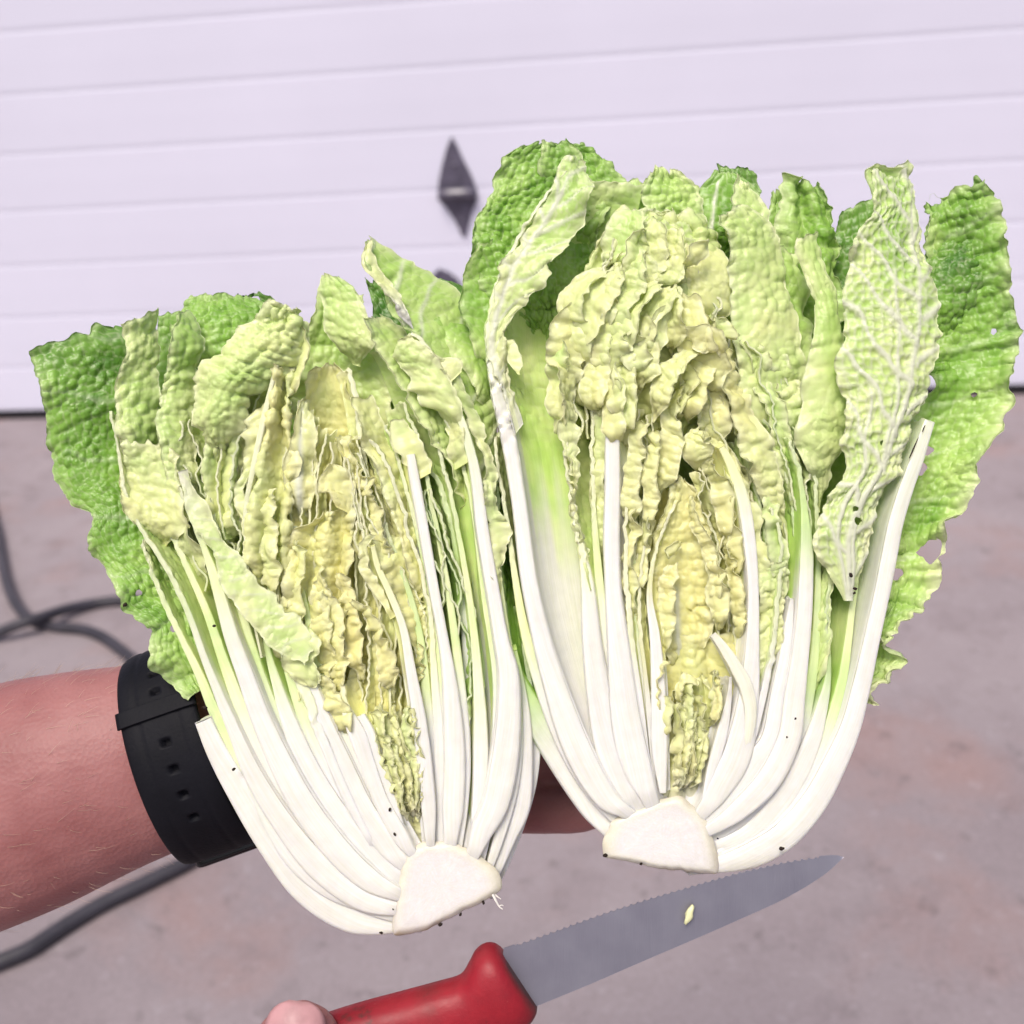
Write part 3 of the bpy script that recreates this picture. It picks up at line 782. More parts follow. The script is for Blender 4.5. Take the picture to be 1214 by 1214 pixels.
# edge leaf below it
sheet(HL, [(552, 640), (532, 560), (514, 524), (480, 472), (452, 426), (430, 380)], [(568, 640), (556, 560), (540, 510), (512, 450), (488, 405), (452, 372)], wA=(-10, -2, 0), wB=(-40, -46), g0=.45, g1=.52, ruf=5, rl=22, bl=3, white=(-1, -.5), tooth=5, ge=-.1)
sheet(HL, [(520, 500), (490, 452), (466, 424), (468, 408)], [(560, 530), (545, 470), (520, 430), (486, 394)], wA=(-6, 2), wB=(8, 6), g0=.42, g1=.46, ruf=5, bl=2.5, bulge=8, white=(-1, -.5), tooth=5)
# right rib with leaf: the long white stalk in front
shell(HL, [(562, 1012, 8), (572, 985, 18), (588, 952, 22), (598, 904, 24), (603, 853, 24), (603, 801, 24), (594, 757, 19), (583, 693, 17), (572, 628, 16), (565, 570, 14), (556, 528, 12), (540, 480, 9), (522, 440, 8), (500, 405, 6), (487, 396, 4)], AX1, phi=62, w0=4, w1=6, g0=.45, g1=.5, white=(.62, .84), leaf=(.72, .86), ruf=4, bl=2)
sheet(HL, [(590, 720), (582, 660), (574, 600), (566, 545), (552, 500), (530, 455), (512, 420)], [(592, 715), (597, 660), (596, 610), (588, 560), (574, 512), (556, 470), (534, 425)], wA=(4, 4), wB=(-8, -4), g0=.42, g1=.44, ruf=6, rl=18, bl=2.5, bs=14, white=(-1, -.5), tooth=8, taper=.15, sink=2)
sheet(HL, [(560, 545), (550, 510), (536, 470)], [(535, 560), (534, 520), (524, 478)], wA=(8, 8), wB=(-10, -6), g0=.4, g1=.42, ruf=5, bl=2, white=(-1, -.5), tooth=6, taper=.15, sink=2)
sheet(HL, [(532, 455), (524, 438), (512, 424)], [(548, 440), (544, 428), (526, 424)], wA=(6, 6), wB=(4, 0), g0=.42, g1=.44, ruf=3, bl=1.5, white=(-1, -.5), tooth=4, taper=.15, sink=2)
# outermost ribs on the right
shell(HL, [(590, 1030, 8), (602, 995, 13), (616, 956, 18), (621, 904, 16), (621, 853, 14), (616, 810, 12), (610, 770, 6)], AX1, phi=55, w0=-12, g0=.5, g1=.6, white=(.7, .9), leaf=(2, 3))
shell(HL, [(594, 1038, 5), (610, 996, 8), (627, 940, 10), (635, 890, 9), (634, 850, 7), (625, 790, 5), (616, 720, 4)], AX1, phi=55, w0=-26, g0=.5, g1=.72, white=(.5, .9), leaf=(.7, .9))
# inner right ribs
shell(HL, [(553, 1006, 8), (556, 980, 15), (560, 930, 18), (560, 870, 18), (557, 810, 16), (554, 757, 15), (546, 690, 13), (539, 630, 11), (528, 590, 8), (516, 552, 5)], AX1, phi=60, w0=-22, w1=-26, g0=.5, g1=.55, white=(.5, .72), leaf=(.75, .9))
shell(HL, [(570, 1012, 6), (578, 950, 12), (580, 880, 12), (576, 800, 10), (568, 720, 8), (556, 640, 6), (548, 580, 4)], AX1, phi=60, w0=-34, g0=.55, g1=.66, white=(.4, .6), leaf=(.6, .8))
shell(HL, [(534, 1000, 8), (537, 960, 17), (539, 904, 18), (537, 853, 18), (532, 801, 15), (525, 755, 13), (513, 690, 13), (501, 620, 13), (491, 565, 13), (487, 540, 11)], AX1, phi=58, w0=2, w1=0, g0=.25, g1=.3, white=(.9, 1.1), leaf=(2, 3), ws=.1)
sheet(HL, [(494, 570), (484, 548), (470, 525), (462, 500)], [(512, 560), (506, 535), (494, 515), (476, 495)], wA=(-2, -4), wB=(-6, -14), g0=.32, g1=.36, ruf=5, bl=2, white=(-1, -.5), tooth=5, taper=.15, sink=2)
shell(HL, [(522, 1000, 6), (521, 940, 9), (520, 870, 9), (515, 801, 8), (512, 740, 6), (500, 680, 5), (482, 620, 5), (466, 570, 5), (446, 530, 5), (424, 516, 5)], AX1, phi=52, w0=-4, w1=-6, g0=.22, g1=.28, white=(.25, .5), leaf=(.4, .55), ruf=5)
shell(HL, [(510, 998, 6), (508, 956, 12), (503, 904, 13), (497, 853, 13), (488, 801, 12), (478, 745, 10), (462, 703, 9), (448, 672, 8), (442, 648, 6)], AX1, phi=40, w0=5, w1=8, g0=.2, g1=.25, white=(.5, 1.0), leaf=(2, 3), ws=.2)
sheet(HL, [(470, 730), (455, 702), (442, 676), (438, 650), (446, 632)], [(462, 735), (446, 705), (430, 680), (426, 652), (436, 630)], wA=(6, 8), wB=(2, 12), g0=.2, g1=.3, ruf=4, rl=16, bl=1.5, white=(-1, -.5), tooth=4, taper=.15, sink=2)
sheet(HL, [(488, 800), (478, 748), (462, 705), (450, 670), (445, 640)], [(512, 800), (508, 740), (496, 690), (482, 655), (466, 634)], wA=(0, 2), wB=(-24, -20), g0=.15, g1=.25, ruf=7, rl=20, bl=3.5, bs=14, white=(-1, -.5))
fill(HL, [(522, 900), (530, 800), (515, 690), (490, 590)], [(575, 900), (572, 800), (555, 690), (520, 580)], 4, AX1, phi=45, g0=.45, g1=.6, white=(-1, -.5), leaf=(0, .2), ruf=5)
fill(HL, [(500, 880), (480, 740), (440, 620), (420, 540)], [(518, 900), (505, 740), (470, 600), (440, 500)], 3, AX1, phi=45, g0=.2, g1=.32, white=(-1, -.5), leaf=(0, .2), ruf=3)
# left ribs, outermost first
shell(HL, [(466, 1098, 12), (415, 1090, 22), (362, 1054, 25), (318, 995, 25), (282, 935, 24), (258, 892, 22), (240, 852, 19)], AX1, phi=62, w0=-10, w1=-6, g0=.5, g1=.55, white=(.9, 1.3), leaf=(2, 3))
shell(HL, [(468, 1078, 8), (425, 1064, 20), (376, 1026, 22), (335, 975, 20), (302, 922, 18), (278, 868, 14), (258, 820, 11), (242, 780, 9), (223, 727, 8), (196, 671, 7), (172, 636, 6), (152, 600, 5), (144, 565, 5), (139, 530, 4), (133, 490, 4)], AX1, phi=66, w0=0, w1=4, g0=.52, g1=.5, white=(.45, .7), leaf=(.6, .75), ruf=3, bl=2)
shell(HL, [(470, 1060, 8), (436, 1042, 20), (400, 1008, 23), (362, 958, 24), (334, 907, 23), (309, 851, 22), (291, 800, 21), (275, 756, 20), (263, 715, 17), (254, 684, 14), (244, 655, 9), (228, 615, 6), (214, 575, 4)], AX1, phi=66, w0=3, w1=6, g0=.5, g1=.46, white=(.62, .8), leaf=(.85, .95), ruf=3)
sheet(HL, [(250, 700), (238, 650), (222, 600), (208, 560)], [(232, 700), (216, 650), (204, 606), (196, 570)], wA=(-2, 0), wB=(-20, -10), g0=.45, g1=.42, ruf=6, bl=2.5, white=(-1, -.5), tooth=6)
# folded flap hanging across the ribs
sheet(HL, [(206, 560), (226, 620), (246, 655), (268, 690), (292, 730), (322, 764), (362, 792)], [(222, 555), (246, 610), (272, 642), (300, 686), (334, 722), (366, 742), (374, 766)], wA=(12, 15, 16), wB=(4, 9, 11), g0=.44, g1=.5, ruf=3, rl=30, bl=1.4, bs=16, bulge=3, white=(-.2, .4), vein=.35, tooth=6, taper=.3, sink=6, lat=[(.2, .3, .6, 26, 2, .5)])
sheet(HL, [(330, 745), (335, 775), (348, 800), (360, 815)], [(372, 745), (382, 775), (385, 800), (378, 812)], wA=(10, 10), wB=(8, 4), g0=.42, g1=.36, ruf=6, bl=2.5, white=(-1, -.5), tooth=7, taper=.15, sink=2)
shell(HL, [(474, 1044, 8), (444, 1018, 20), (410, 980, 22), (388, 950, 22), (363, 907, 22), (341, 851, 17), (328, 810, 12), (318, 775, 8), (310, 740, 5), (300, 690, 4)], AX1, phi=60, w0=-2, w1=-6, g0=.5, g1=.46, white=(.6, .8), leaf=(.8, .95))
shell(HL, [(440, 1000, 6), (412, 945, 8), (388, 890, 9), (372, 850, 10), (358, 815, 12), (346, 780, 10)], AX1, phi=40, w0=2, w1=2, g0=.42, g1=.4, white=(.6, .9), leaf=(.5, .8), ruf=3)
shell(HL, [(480, 1026, 8), (458, 1000, 20), (428, 958, 22), (404, 907, 22), (381, 851, 19), (365, 800, 14), (355, 765, 9), (350, 730, 5)], AX1, phi=56, w0=0, w1=-2, g0=.3, g1=.3, white=(.7, .9), leaf=(.85, .95))
shell(HL, [(488, 1012, 6), (474, 990, 14), (452, 950, 13), (436, 905, 14), (424, 872, 18), (412, 845, 12), (400, 815, 6)], AX1, phi=44, w0=4, w1=4, g0=.15, g1=.15, white=(.75, .95), leaf=(.9, 1))
fill(HL, [(240, 700), (222, 620), (212, 560), (200, 500)], [(296, 720), (284, 640), (284, 570), (292, 500)], 5, AX1, phi=45, g0=.45, g1=.45, white=(-1, -.5), leaf=(0, .2), ruf=7, jit=6)
def pack(head, E1, E2, ax, wd, w=-4, **o):
    a, b = tidy(E1), tidy(E2)
    c_ = (a + b) / 2
    m = np.stack([c_[:, 0], c_[:, 1], np.interp(np.linspace(0, 1, len(c_)), np.linspace(0, 1, len(wd)), wd)], 1)
    shell(head, m[::3], ax, w0=w, w1=w - 8, **o)
S_ = [[(466, 1098), (362, 1054), (282, 935), (240, 852), (215, 790), (190, 720)], [(468, 1078), (376, 1026), (302, 922), (258, 820), (223, 727), (172, 636), (145, 560)],
      [(470, 1060), (400, 1008), (334, 907), (291, 800), (263, 715), (228, 615), (205, 540)], [(474, 1044), (410, 980), (363, 907), (328, 810), (310, 740), (290, 660), (275, 580)],
      [(480, 1026), (428, 958), (404, 907), (365, 800), (350, 730), (335, 660), (325, 600)], [(488, 1012), (452, 950), (436, 905), (400, 815), (385, 760), (372, 700), (365, 650)]]
for i_ in range(5):
    pack(HL, S_[i_], S_[i_ + 1], AX1, (10, 20, 16, 9, 5), phi=50, g0=.45, g1=.5, white=(.3, .6), leaf=(.7, 1), ws=.3)
R_ = [[(510, 998), (505, 920), (497, 853), (478, 745), (446, 668), (420, 600)], [(522, 1000), (521, 940), (516, 830), (512, 740), (482, 620), (446, 530)], [(534, 1000), (539, 904), (532, 801), (513, 690), (487, 540), (470, 480)],
      [(553, 1006), (560, 930), (557, 810), (546, 690), (516, 552), (490, 470)], [(570, 1012), (580, 900), (576, 800), (560, 680), (545, 580), (520, 500)], [(575, 1010), (598, 904), (603, 801), (583, 693), (565, 560), (520, 440)],
      [(592, 1030), (616, 956), (621, 853), (612, 770), (600, 680), (588, 600)]]
for i_ in range(6):
    pack(HL, R_[i_], R_[i_ + 1], AX1, (8, 14, 10, 6, 4), phi=50, g0=.42, g1=.5, white=(.25, .5), leaf=(.6, 1), ws=.3)
# rib rising to the upper middle, with frilled sides
shell(HL, [(310, 780, 3), (296, 710, 4), (292, 650, 5), (291, 604, 6), (300, 556, 7), (311, 503, 8), (321, 460, 6), (329, 428, 5)], AX1, phi=30, w0=5, w1=7, rmin=30, g0=.3, g1=.35, white=(1.2, 1.5), leaf=(2, 3), ws=0, ribt=.5)
sheet(HL, [(300, 740), (290, 670), (290, 610), (300, 556), (314, 500), (330, 432)], [(340, 740), (346, 670), (350, 610), (352, 560), (348, 500), (350, 440)], wA=(4, 0), wB=(-10, -16), g0=.2, g1=.34, ruf=7, rl=22, bl=4, bs=14, pleat=[(9, 1.5, 0)], white=(-1, -.5), tooth=5, vein=.3)
sheet(HL, [(282, 640), (280, 590), (288, 540), (300, 490)], [(300, 640), (296, 590), (306, 540), (318, 480)], wA=(2, -4), wB=(-2, -2), g0=.34, g1=.4, ruf=7, rl=18, bl=3, white=(-1, -.5), tooth=6)
sheet(HL, [(336, 620), (338, 560), (342, 510), (350, 470)], [(372, 630), (374, 570), (372, 520), (362, 480)], wA=(-4, -8), wB=(-8, -20), g0=.18, g1=.28, ruf=6, bl=3.5, ribs=[(.5, .4, 7, 4)], white=(-1, -.5), tooth=5)
# yellow heart: back wall, twisted leaf and hanging ribbons
sheet(HL, [(350, 860), (330, 760), (330, 660), (350, 580), (380, 520)], [(490, 880), (495, 780), (480, 680), (455, 600), (430, 530)], wA=(-22, -30), wB=(-22, -30), g0=.08, g1=.18, ruf=8, bl=5, bs=17, bulge=-20, pleat=[(8, 2.5, .1)], white=(-1, -.5), vein=.15)
sheet(HL, [(352, 800), (342, 720), (344, 670), (356, 632), (378, 608)], [(404, 800), (416, 720), (422, 670), (424, 632), (416, 600)], wA=(-6, -6), wB=(-14, -12), g0=.1, g1=.22, ruf=8, rl=24, bl=4.5, bs=14, pleat=[(8, 2, .3)], white=(-1, -.5), tooth=5)
sheet(HL, [(396, 600), (388, 582), (374, 584), (376, 568), (394, 552)], [(420, 612), (420, 585), (418, 570), (410, 556), (400, 548)], wA=(4, 10), wB=(-4, 2), g0=.2, g1=.24, ruf=5, rl=20, bl=2, white=(-1, -.5), tooth=4, taper=.15, sink=2)
def ribbon(head, pts, wid, w, g, ruf=6, rl=11, tooth=4, bl=1.8, **o):
    p, _ = cr(np.array(pts, float), 14, 2)
    T = np.gradient(p, axis=0); T /= np.linalg.norm(T, axis=1, keepdims=True)
    nn = np.stack([-T[:, 1], T[:, 0]], 1)
    ww = np.interp(np.linspace(0, 1, 14), np.linspace(0, 1, len(wid)), wid)[:, None] * .5
    dz = o.pop('tilt', 6)
    sheet(head, [tuple(x) for x in p + nn * ww], [tuple(x) for x in p - nn * ww], wA=(w + dz, w + dz), wB=(w - dz, w - dz), g0=g, g1=g + .08, ruf=ruf, rl=rl, tooth=tooth, bl=bl, bs=o.pop('bs', 11), white=o.pop('white_', (-1, -.5)), leaf=(-.2, -.1), res=2.2, **o)
for pts, wid, w, g in (
    ([(388, 830), (386, 780), (378, 730), (376, 690)], (14, 22, 20, 10), -2, .12),
    ([(404, 850), (402, 800), (398, 750), (384, 700), (378, 670)], (14, 20, 22, 18, 8), 2, .14),
    ([(430, 820), (424, 780), (418, 735), (408, 700), (404, 680)], (12, 20, 22, 16, 8), 0, .06),
    ([(468, 836), (460, 800), (452, 768), (438, 735), (416, 712)], (16, 18, 15, 16, 8), 8, .16),
    ([(412, 880), (404, 850), (392, 826), (382, 800)], (20, 24, 20, 8), 4, .14),
    ([(346, 760), (350, 710), (354, 670), (350, 640)], (16, 24, 22, 10), -2, .2),
    ([(322, 720), (318, 670), (316, 620), (322, 580)], (14, 22, 22, 12), 0, .25),
    ([(470, 700), (458, 660), (445, 610), (424, 560), (408, 520)], (8, 12, 14, 12, 10), -6, .2),
    ([(505, 840), (502, 780), (500, 720), (492, 670)], (8, 14, 14, 8), -16, .1),
    ([(490, 900), (500, 860), (498, 800), (492, 760)], (8, 12, 12, 8), -10, .12)):
    ribbon(HL, pts, wid, w, g)
# crumpled baby leaves just above the core
rnd = random.Random(4)
sheet(HL, [(470, 1008), (448, 930), (436, 880), (432, 845)], [(520, 1008), (506, 930), (500, 880), (490, 842)], wA=(-12, -12), wB=(-12, -16), g0=.2, g1=.28, ruf=5, bl=2.5, bs=10, pleat=[(4, 3, .2)], white=(-.1, .35), taper=.1, sink=4)
for i in range(12):
    x = 446 + 46 * rnd.random(); y = 845 + 70 * rnd.random() ** 1.3
    ex = 488 + (x - 468) * .5
    ribbon(HL, [(ex, 990), (ex * .5 + x * .5, y + 50), (x + rnd.uniform(-3, 3), y + 16), (x - 4 + rnd.uniform(-5, 5), y - 12)], (4, 9, 14, 8), rnd.uniform(-4, 6), rnd.uniform(.18, .32), ruf=3.5, rl=9, tooth=2.5, bl=2, white_=(-.1, .45))
shell(HL, [(478, 985, 4), (462, 940, 7), (446, 900, 9), (436, 870, 14), (426, 846, 10)], AX1, phi=30, rmin=30, w0=4, w1=2, white=(.9, 1.2), leaf=(2, 3), g0=.2, g1=.2)

# cut edges of the tightly nested inner leaves
fill(HL, [(350, 830), (330, 740), (322, 640), (334, 540), (352, 470)], [(410, 840), (404, 740), (398, 650), (396, 580), (398, 530)], 6, AX1, jit=4, phi=38, g0=.18, g1=.28, white=(-1, -.5), leaf=(0, .1), ruf=3, rl=20)
fill(HL, [(420, 850), (424, 760), (420, 680), (412, 600), (408, 540)], [(480, 860), (474, 760), (452, 680), (436, 610), (424, 550)], 5, AX1, jit=4, phi=38, g0=.16, g1=.26, white=(-1, -.5), leaf=(0, .1), ruf=3, rl=20)
fill(HL, [(250, 640), (238, 570), (236, 510), (246, 450)], [(312, 640), (300, 570), (312, 500), (330, 440)], 4, AX1, jit=5, phi=38, g0=.38, g1=.42, white=(-1, -.5), leaf=(0, .1), ruf=6, rl=18)

sheet(HL, [(428, 900), (418, 850), (414, 800), (416, 760)], [(506, 900), (508, 850), (506, 800), (498, 760)], wA=(-20, -20), wB=(-20, -20), g0=.14, g1=.18, ruf=5, bl=3, bs=14, pleat=[(5, 2.5, .3)], white=(-1, -.5), taper=0, sink=0)

sheet(HL, [(500, 760), (486, 690), (466, 620), (446, 560), (428, 520), (418, 470)], [(520, 750), (512, 690), (496, 620), (480, 565), (462, 520), (438, 470)], wA=(-2, 0), wB=(-24, -30), g0=.24, g1=.34, ruf=6, rl=22, bl=3, bs=14, white=(-1, -.5), tooth=5, bulge=5)
sheet(HL, [(432, 700), (420, 640), (416, 590), (404, 545), (396, 520)], [(470, 700), (458, 640), (444, 590), (430, 545), (416, 516)], wA=(-8, -8), wB=(-16, -22), g0=.16, g1=.24, ruf=6, rl=22, bl=3.2, bs=14, white=(-1, -.5), tooth=5, bulge=-6)
sheet(HL, [(236, 660), (240, 610), (236, 560), (244, 500)], [(292, 660), (286, 610), (290, 560), (300, 500)], wA=(-10, -8), wB=(-14, -14), g0=.42, g1=.46, ruf=7, rl=22, bl=3.4, bs=15, white=(-1, -.5), tooth=6, pleat=[(5, 1.5, .2)])

# ------------------------------------------------------------------ right cabbage half
HR = empty('cabbage_half', P3(785, 995, -30))
tag(HR, 'right napa cabbage half, the taller one, upright with its stump above the knife', 'cabbage', 'two halves of one napa cabbage')
AX2 = ((790, 1000), (800, 260))
core(HR, [(715, 1016), (718, 992), (724, 976), (740, 966), (765, 956), (790, 946), (806, 944), (822, 954), (835, 972), (845, 995), (850, 1018), (851, 1036), (830, 1034), (790, 1029), (750, 1022)], 0, 0, 9)
# broad leaves closing the back
sheet(HR, [(740, 980, -50), (660, 840, -80), (610, 650, -100), (590, 450, -110), (600, 260, -110)], [(840, 1000, -50), (960, 880, -80), (1010, 680, -100), (1030, 480, -110), (1010, 300, -110)], bulge=-100, g0=.5, g1=.85, white=(.3, .55), leaf=(.4, .6), res=5, bl=4, th=4)
sheet(HR, [(750, 970, -45), (690, 820, -70), (650, 620, -85), (640, 420, -95), (660, 240, -100)], [(835, 980, -45), (920, 840, -70), (960, 640, -85), (960, 440, -95), (930, 260, -100)], bulge=-60, g0=.25, g1=.72, white=(.3, .5), leaf=(.35, .5), res=5, bl=4, th=4)
# outer green leaf on the far right
sheet(HR, [(1020, 835), (1030, 780), (1038, 720), (1046, 660), (1058, 600), (1076, 540), (1090, 470), (1098, 400), (1098, 320), (1092, 240)],
      [(1032, 832), (1052, 790), (1062, 756), (1082, 732), (1104, 694), (1114, 660), (1130, 618), (1150, 575), (1186, 505), (1202, 455), (1203, 385), (1196, 330), (1190, 270), (1162, 212)],
      wA=(-40, -54), wB=(-22, -30, -20), g0=.6, g1=.86, gp=1.2, ge=-.14, ruf=17, rl=60, bl=5, bs=14, vein=.22, lat=[(0, .3, .3, 70, 3, .22)], tooth=6, white=(-1, -.5), leaf=(-.2, 0), bulge=-10, res=2.6, sink=0, taper=.05, frill=(19, 13),
      holes=[(1140, 291, 5), (1147, 297, 3), (1105, 237, 9), (1155, 468, 4), (1178, 393, 5), (1102, 653, 14), (1063, 680, 7), (1099, 533, 7), (1092, 555, 7)])
sheet(HR, [(1085, 420), (1092, 340), (1100, 270), (1110, 240)], [(1150, 420), (1165, 340), (1175, 280), (1160, 214)], wA=(-50, -60), wB=(-40, -44), g0=.78, g1=.92, ruf=7, bl=5.5, bs=13, white=(-1, -.5), tooth=6, bulge=8)
# savoyed green leaf at the upper left
sheet(HR, [(610, 420), (580, 360), (560, 300), (556, 268), (578, 228), (598, 190), (622, 171)], [(680, 420), (700, 340), (715, 280), (728, 240), (736, 210), (720, 182), (690, 172)], wA=(-34, -48), wB=(-50, -70), g0=.68, g1=.8, ruf=9, rl=24, bl=5.5, bs=13, white=(-1, -.5), tooth=7, vein=.3, ge=-.05)
sheet(HR, [(585, 470), (556, 410), (545, 360), (550, 325), (566, 290)], [(610, 470), (600, 410), (600, 360), (598, 320), (600, 285)], wA=(-30, -36), wB=(-44, -50), g0=.62, g1=.72, ruf=8, rl=30, bl=2.5, white=(-1, -.5), tooth=5)
sheet(HR, [(640, 215), (634, 195), (646, 168)], [(684, 220), (690, 195), (672, 168)], wA=(-44, -50), wB=(-60, -60), g0=.66, g1=.74, ruf=6, bl=5, bs=12, white=(-1, -.5), tooth=5)
# crinkled top leaf pieces along the back
sheet(HR, [(690, 330), (700, 280), (715, 240), (735, 216)], [(800, 330), (795, 280), (790, 240), (770, 214)], wA=(-60, -66), wB=(-64, -74), g0=.6, g1=.66, ruf=4, bl=2, white=(-1, -.5), tooth=4)
sheet(HR, [(756, 290), (760, 250), (764, 220), (770, 203)], [(835, 290), (832, 250), (824, 222), (800, 200)], wA=(-52, -60), wB=(-56, -64), g0=.6, g1=.66, ruf=6, bl=6.5, bs=14, white=(-1, -.5), tooth=6, vein=.35)
sheet(HR, [(815, 300), (818, 260), (826, 225), (845, 205)], [(900, 300), (902, 260), (896, 225), (872, 206)], wA=(-66, -72), wB=(-60, -66), g0=.74, g1=.8, ruf=6, bl=3, bs=18, white=(-1, -.5), tooth=5, ribs=[(.3, .35, 3, 2, .9)])
sheet(HR, [(845, 240), (848, 215), (852, 197)], [(905, 240), (902, 220), (893, 202)], wA=(-100, -104), wB=(-100, -104), g0=.92, g1=.97, ruf=5, bl=4.5, bs=11, white=(-1, -.5), tooth=4)
sheet(HR, [(858, 300), (864, 260), (870, 230), (876, 214)], [(915, 310), (912, 270), (906, 240), (890, 218)], wA=(-40, -46), wB=(-44, -50), g0=.55, g1=.6, ruf=5, bl=4, bs=14, white=(-1, -.5), tooth=5)
sheet(HR, [(905, 420), (906, 340), (905, 270), (912, 230)], [(960, 420), (970, 340), (960, 270), (930, 226)], wA=(-80, -86), wB=(-76, -84), g0=.74, g1=.84, ruf=6, bl=3, bs=18, white=(-1, -.5), tooth=6)
sheet(HR, [(925, 420), (925, 340), (928, 270), (938, 212)], [(1000, 420), (1000, 340), (995, 270), (968, 218)], wA=(-66, -70), wB=(-60, -66), g0=.7, g1=.74, ruf=9, rl=26, bl=3, bs=18, white=(-1, -.5), tooth=8, pleat=[(7, 2, 0)])
sheet(HR, [(978, 470), (980, 380), (985, 300), (1000, 248)], [(1055, 470), (1055, 380), (1050, 300), (1035, 235)], wA=(-90, -92), wB=(-84, -88), g0=.92, g1=.96, ruf=5, bl=3, bs=15, white=(-1, -.5), tooth=4)
# left side ribs, outermost first
shell(HR, [(722, 984, 10), (702, 956, 22), (670, 906, 25), (642, 862, 25), (620, 822, 22), (606, 786, 16), (600, 740, 9), (594, 680, 6), (590, 600, 4), (588, 520, 3)], AX2, phi=70, w0=-14, w1=-26, g0=.66, g1=.72, white=(.25, .45), leaf=(.5, .7))
shell(HR, [(740, 962, 10), (718, 946, 19), (694, 908, 23), (674, 862, 25), (653, 797, 24), (638, 740, 23), (626, 680, 21), (615, 593, 19), (604, 528, 19), (590, 464, 18), (582, 420, 15), (581, 380, 11), (589, 340, 8), (602, 305, 6), (622, 270, 5), (648, 232, 4), (672, 200, 3)], AX2, phi=76, w0=6, w1=0, g0=.42, g1=.58, white=(.58, .78), leaf=(.5, .72), ruf=3, bl=3, ws=.2, dk=.42)
sheet(HR, [(606, 520), (590, 455), (580, 400), (586, 345), (604, 300), (630, 255), (655, 215), (668, 178)], [(622, 500), (605, 435), (606, 385), (640, 338), (662, 300), (690, 272), (700, 225), (690, 190)], wA=(8, 2), wB=(2, 6, -6), g0=.4, g1=.56, gp=2, ruf=8, rl=26, bl=3, bs=17, vr=1.0, vein=.6, tooth=7, white=(-.2, .4), taper=.2, sink=8, ribh=1.2, ribs=[(.12, .35, 7, 3, .95)], lat=[(.12, .35, 1.0, 38, 3, .8)])
sheet(HR, [(604, 440), (600, 418), (596, 400)], [(626, 448), (618, 420), (608, 400)], wA=(8, 6), wB=(12, 8), g0=.42, g1=.45, ruf=3, bl=1, white=(-1, -.5), tooth=3, sink=0)
shell(HR, [(754, 952, 10), (738, 925, 21), (722, 885, 25), (711, 830, 25), (702, 764, 23), (697, 698, 18), (691, 660, 11), (682, 620, 6), (675, 580, 5), (670, 540, 4), (669, 490, 4), (666, 440, 4), (670, 405, 4), (690, 352, 4), (716, 318, 4), (738, 285, 4)], AX2, phi=64, w0=2, w1=4, g0=.42, g1=.42, white=(.4, .5), leaf=(.42, .52), ruf=7, rl=20, bl=4)
sheet(HR, [(700, 700), (682, 640), (672, 580), (666, 520), (660, 460), (656, 412), (672, 370), (700, 335), (735, 300)], [(702, 700), (690, 640), (684, 580), (680, 520), (680, 460), (690, 412), (708, 370), (735, 340), (758, 305)], wA=(8, 6), wB=(0, 2), g0=.4, g1=.38, ruf=8, rl=17, bl=4, bs=13, tooth=8, white=(-1, -.5), taper=.1, sink=0, holes=[(672, 576, 7), (674, 566, 5)])
shell(HR, [(770, 946, 10), (757, 915, 23), (747, 880, 27), (739, 830, 28), (733, 764, 26), (727, 698, 21), (725, 640, 21), (726, 580, 20), (726, 530, 19), (727, 506, 17)], AX2, phi=60, w0=6, w1=6, g0=.3, g1=.35, white=(.9, 1.1), leaf=(2, 3), ws=.1)
sheet(HR, [(708, 700), (700, 640), (698, 580), (700, 520), (708, 470)], [(722, 700), (720, 640), (720, 580), (722, 520), (728, 470)], wA=(-14, -16), wB=(-6, -6), g0=.42, g1=.46, ruf=6, rl=24, bl=2.5, white=(-1, -.5), tooth=4)
shell(HR, [(768, 940, 4), (766, 900, 7), (758, 830, 8), (749, 764, 8), (743, 698, 7), (741, 640, 5), (743, 590, 4)], AX2, phi=44, w0=4, w1=4, g0=.25, g1=.3, white=(.3, .6), leaf=(.4, .6), ruf=4, rl=16)
shell(HR, [(776, 930, 4), (770, 850, 6), (764, 790, 5), (757, 730, 5), (760, 670, 4), (768, 620, 4), (772, 560, 4)], AX2, phi=40, w0=2, w1=2, g0=.2, g1=.25, white=(.2, .5), leaf=(.35, .55), ruf=5, rl=16)
shell(HR, [(786, 940, 6), (782, 890, 16), (781, 830, 17), (777, 760, 14), (770, 705, 8), (776, 655, 5), (790, 620, 4), (800, 596, 4)], AX2, phi=40, w0=4, w1=0, g0=.15, g1=.2, white=(.6, .75), leaf=(.7, .85), ruf=4)
L_ = [[(722, 984), (670, 906), (620, 822), (600, 740), (590, 600)], [(740, 962), (694, 908), (653, 797), (615, 593), (585, 430)], [(754, 952), (722, 885), (702, 764), (682, 620), (672, 490)],
      [(770, 946), (747, 880), (733, 764), (725, 580), (732, 440)], [(786, 940), (781, 830), (777, 760), (776, 655), (800, 560)]]
for i_ in (0, 2, 3):
    pack(HR, L_[i_], L_[i_ + 1], AX2, (10, 18, 13, 6, 4), phi=50, g0=.42, g1=.42, white=(.3, .6), leaf=(.6, .9), ws=.3)
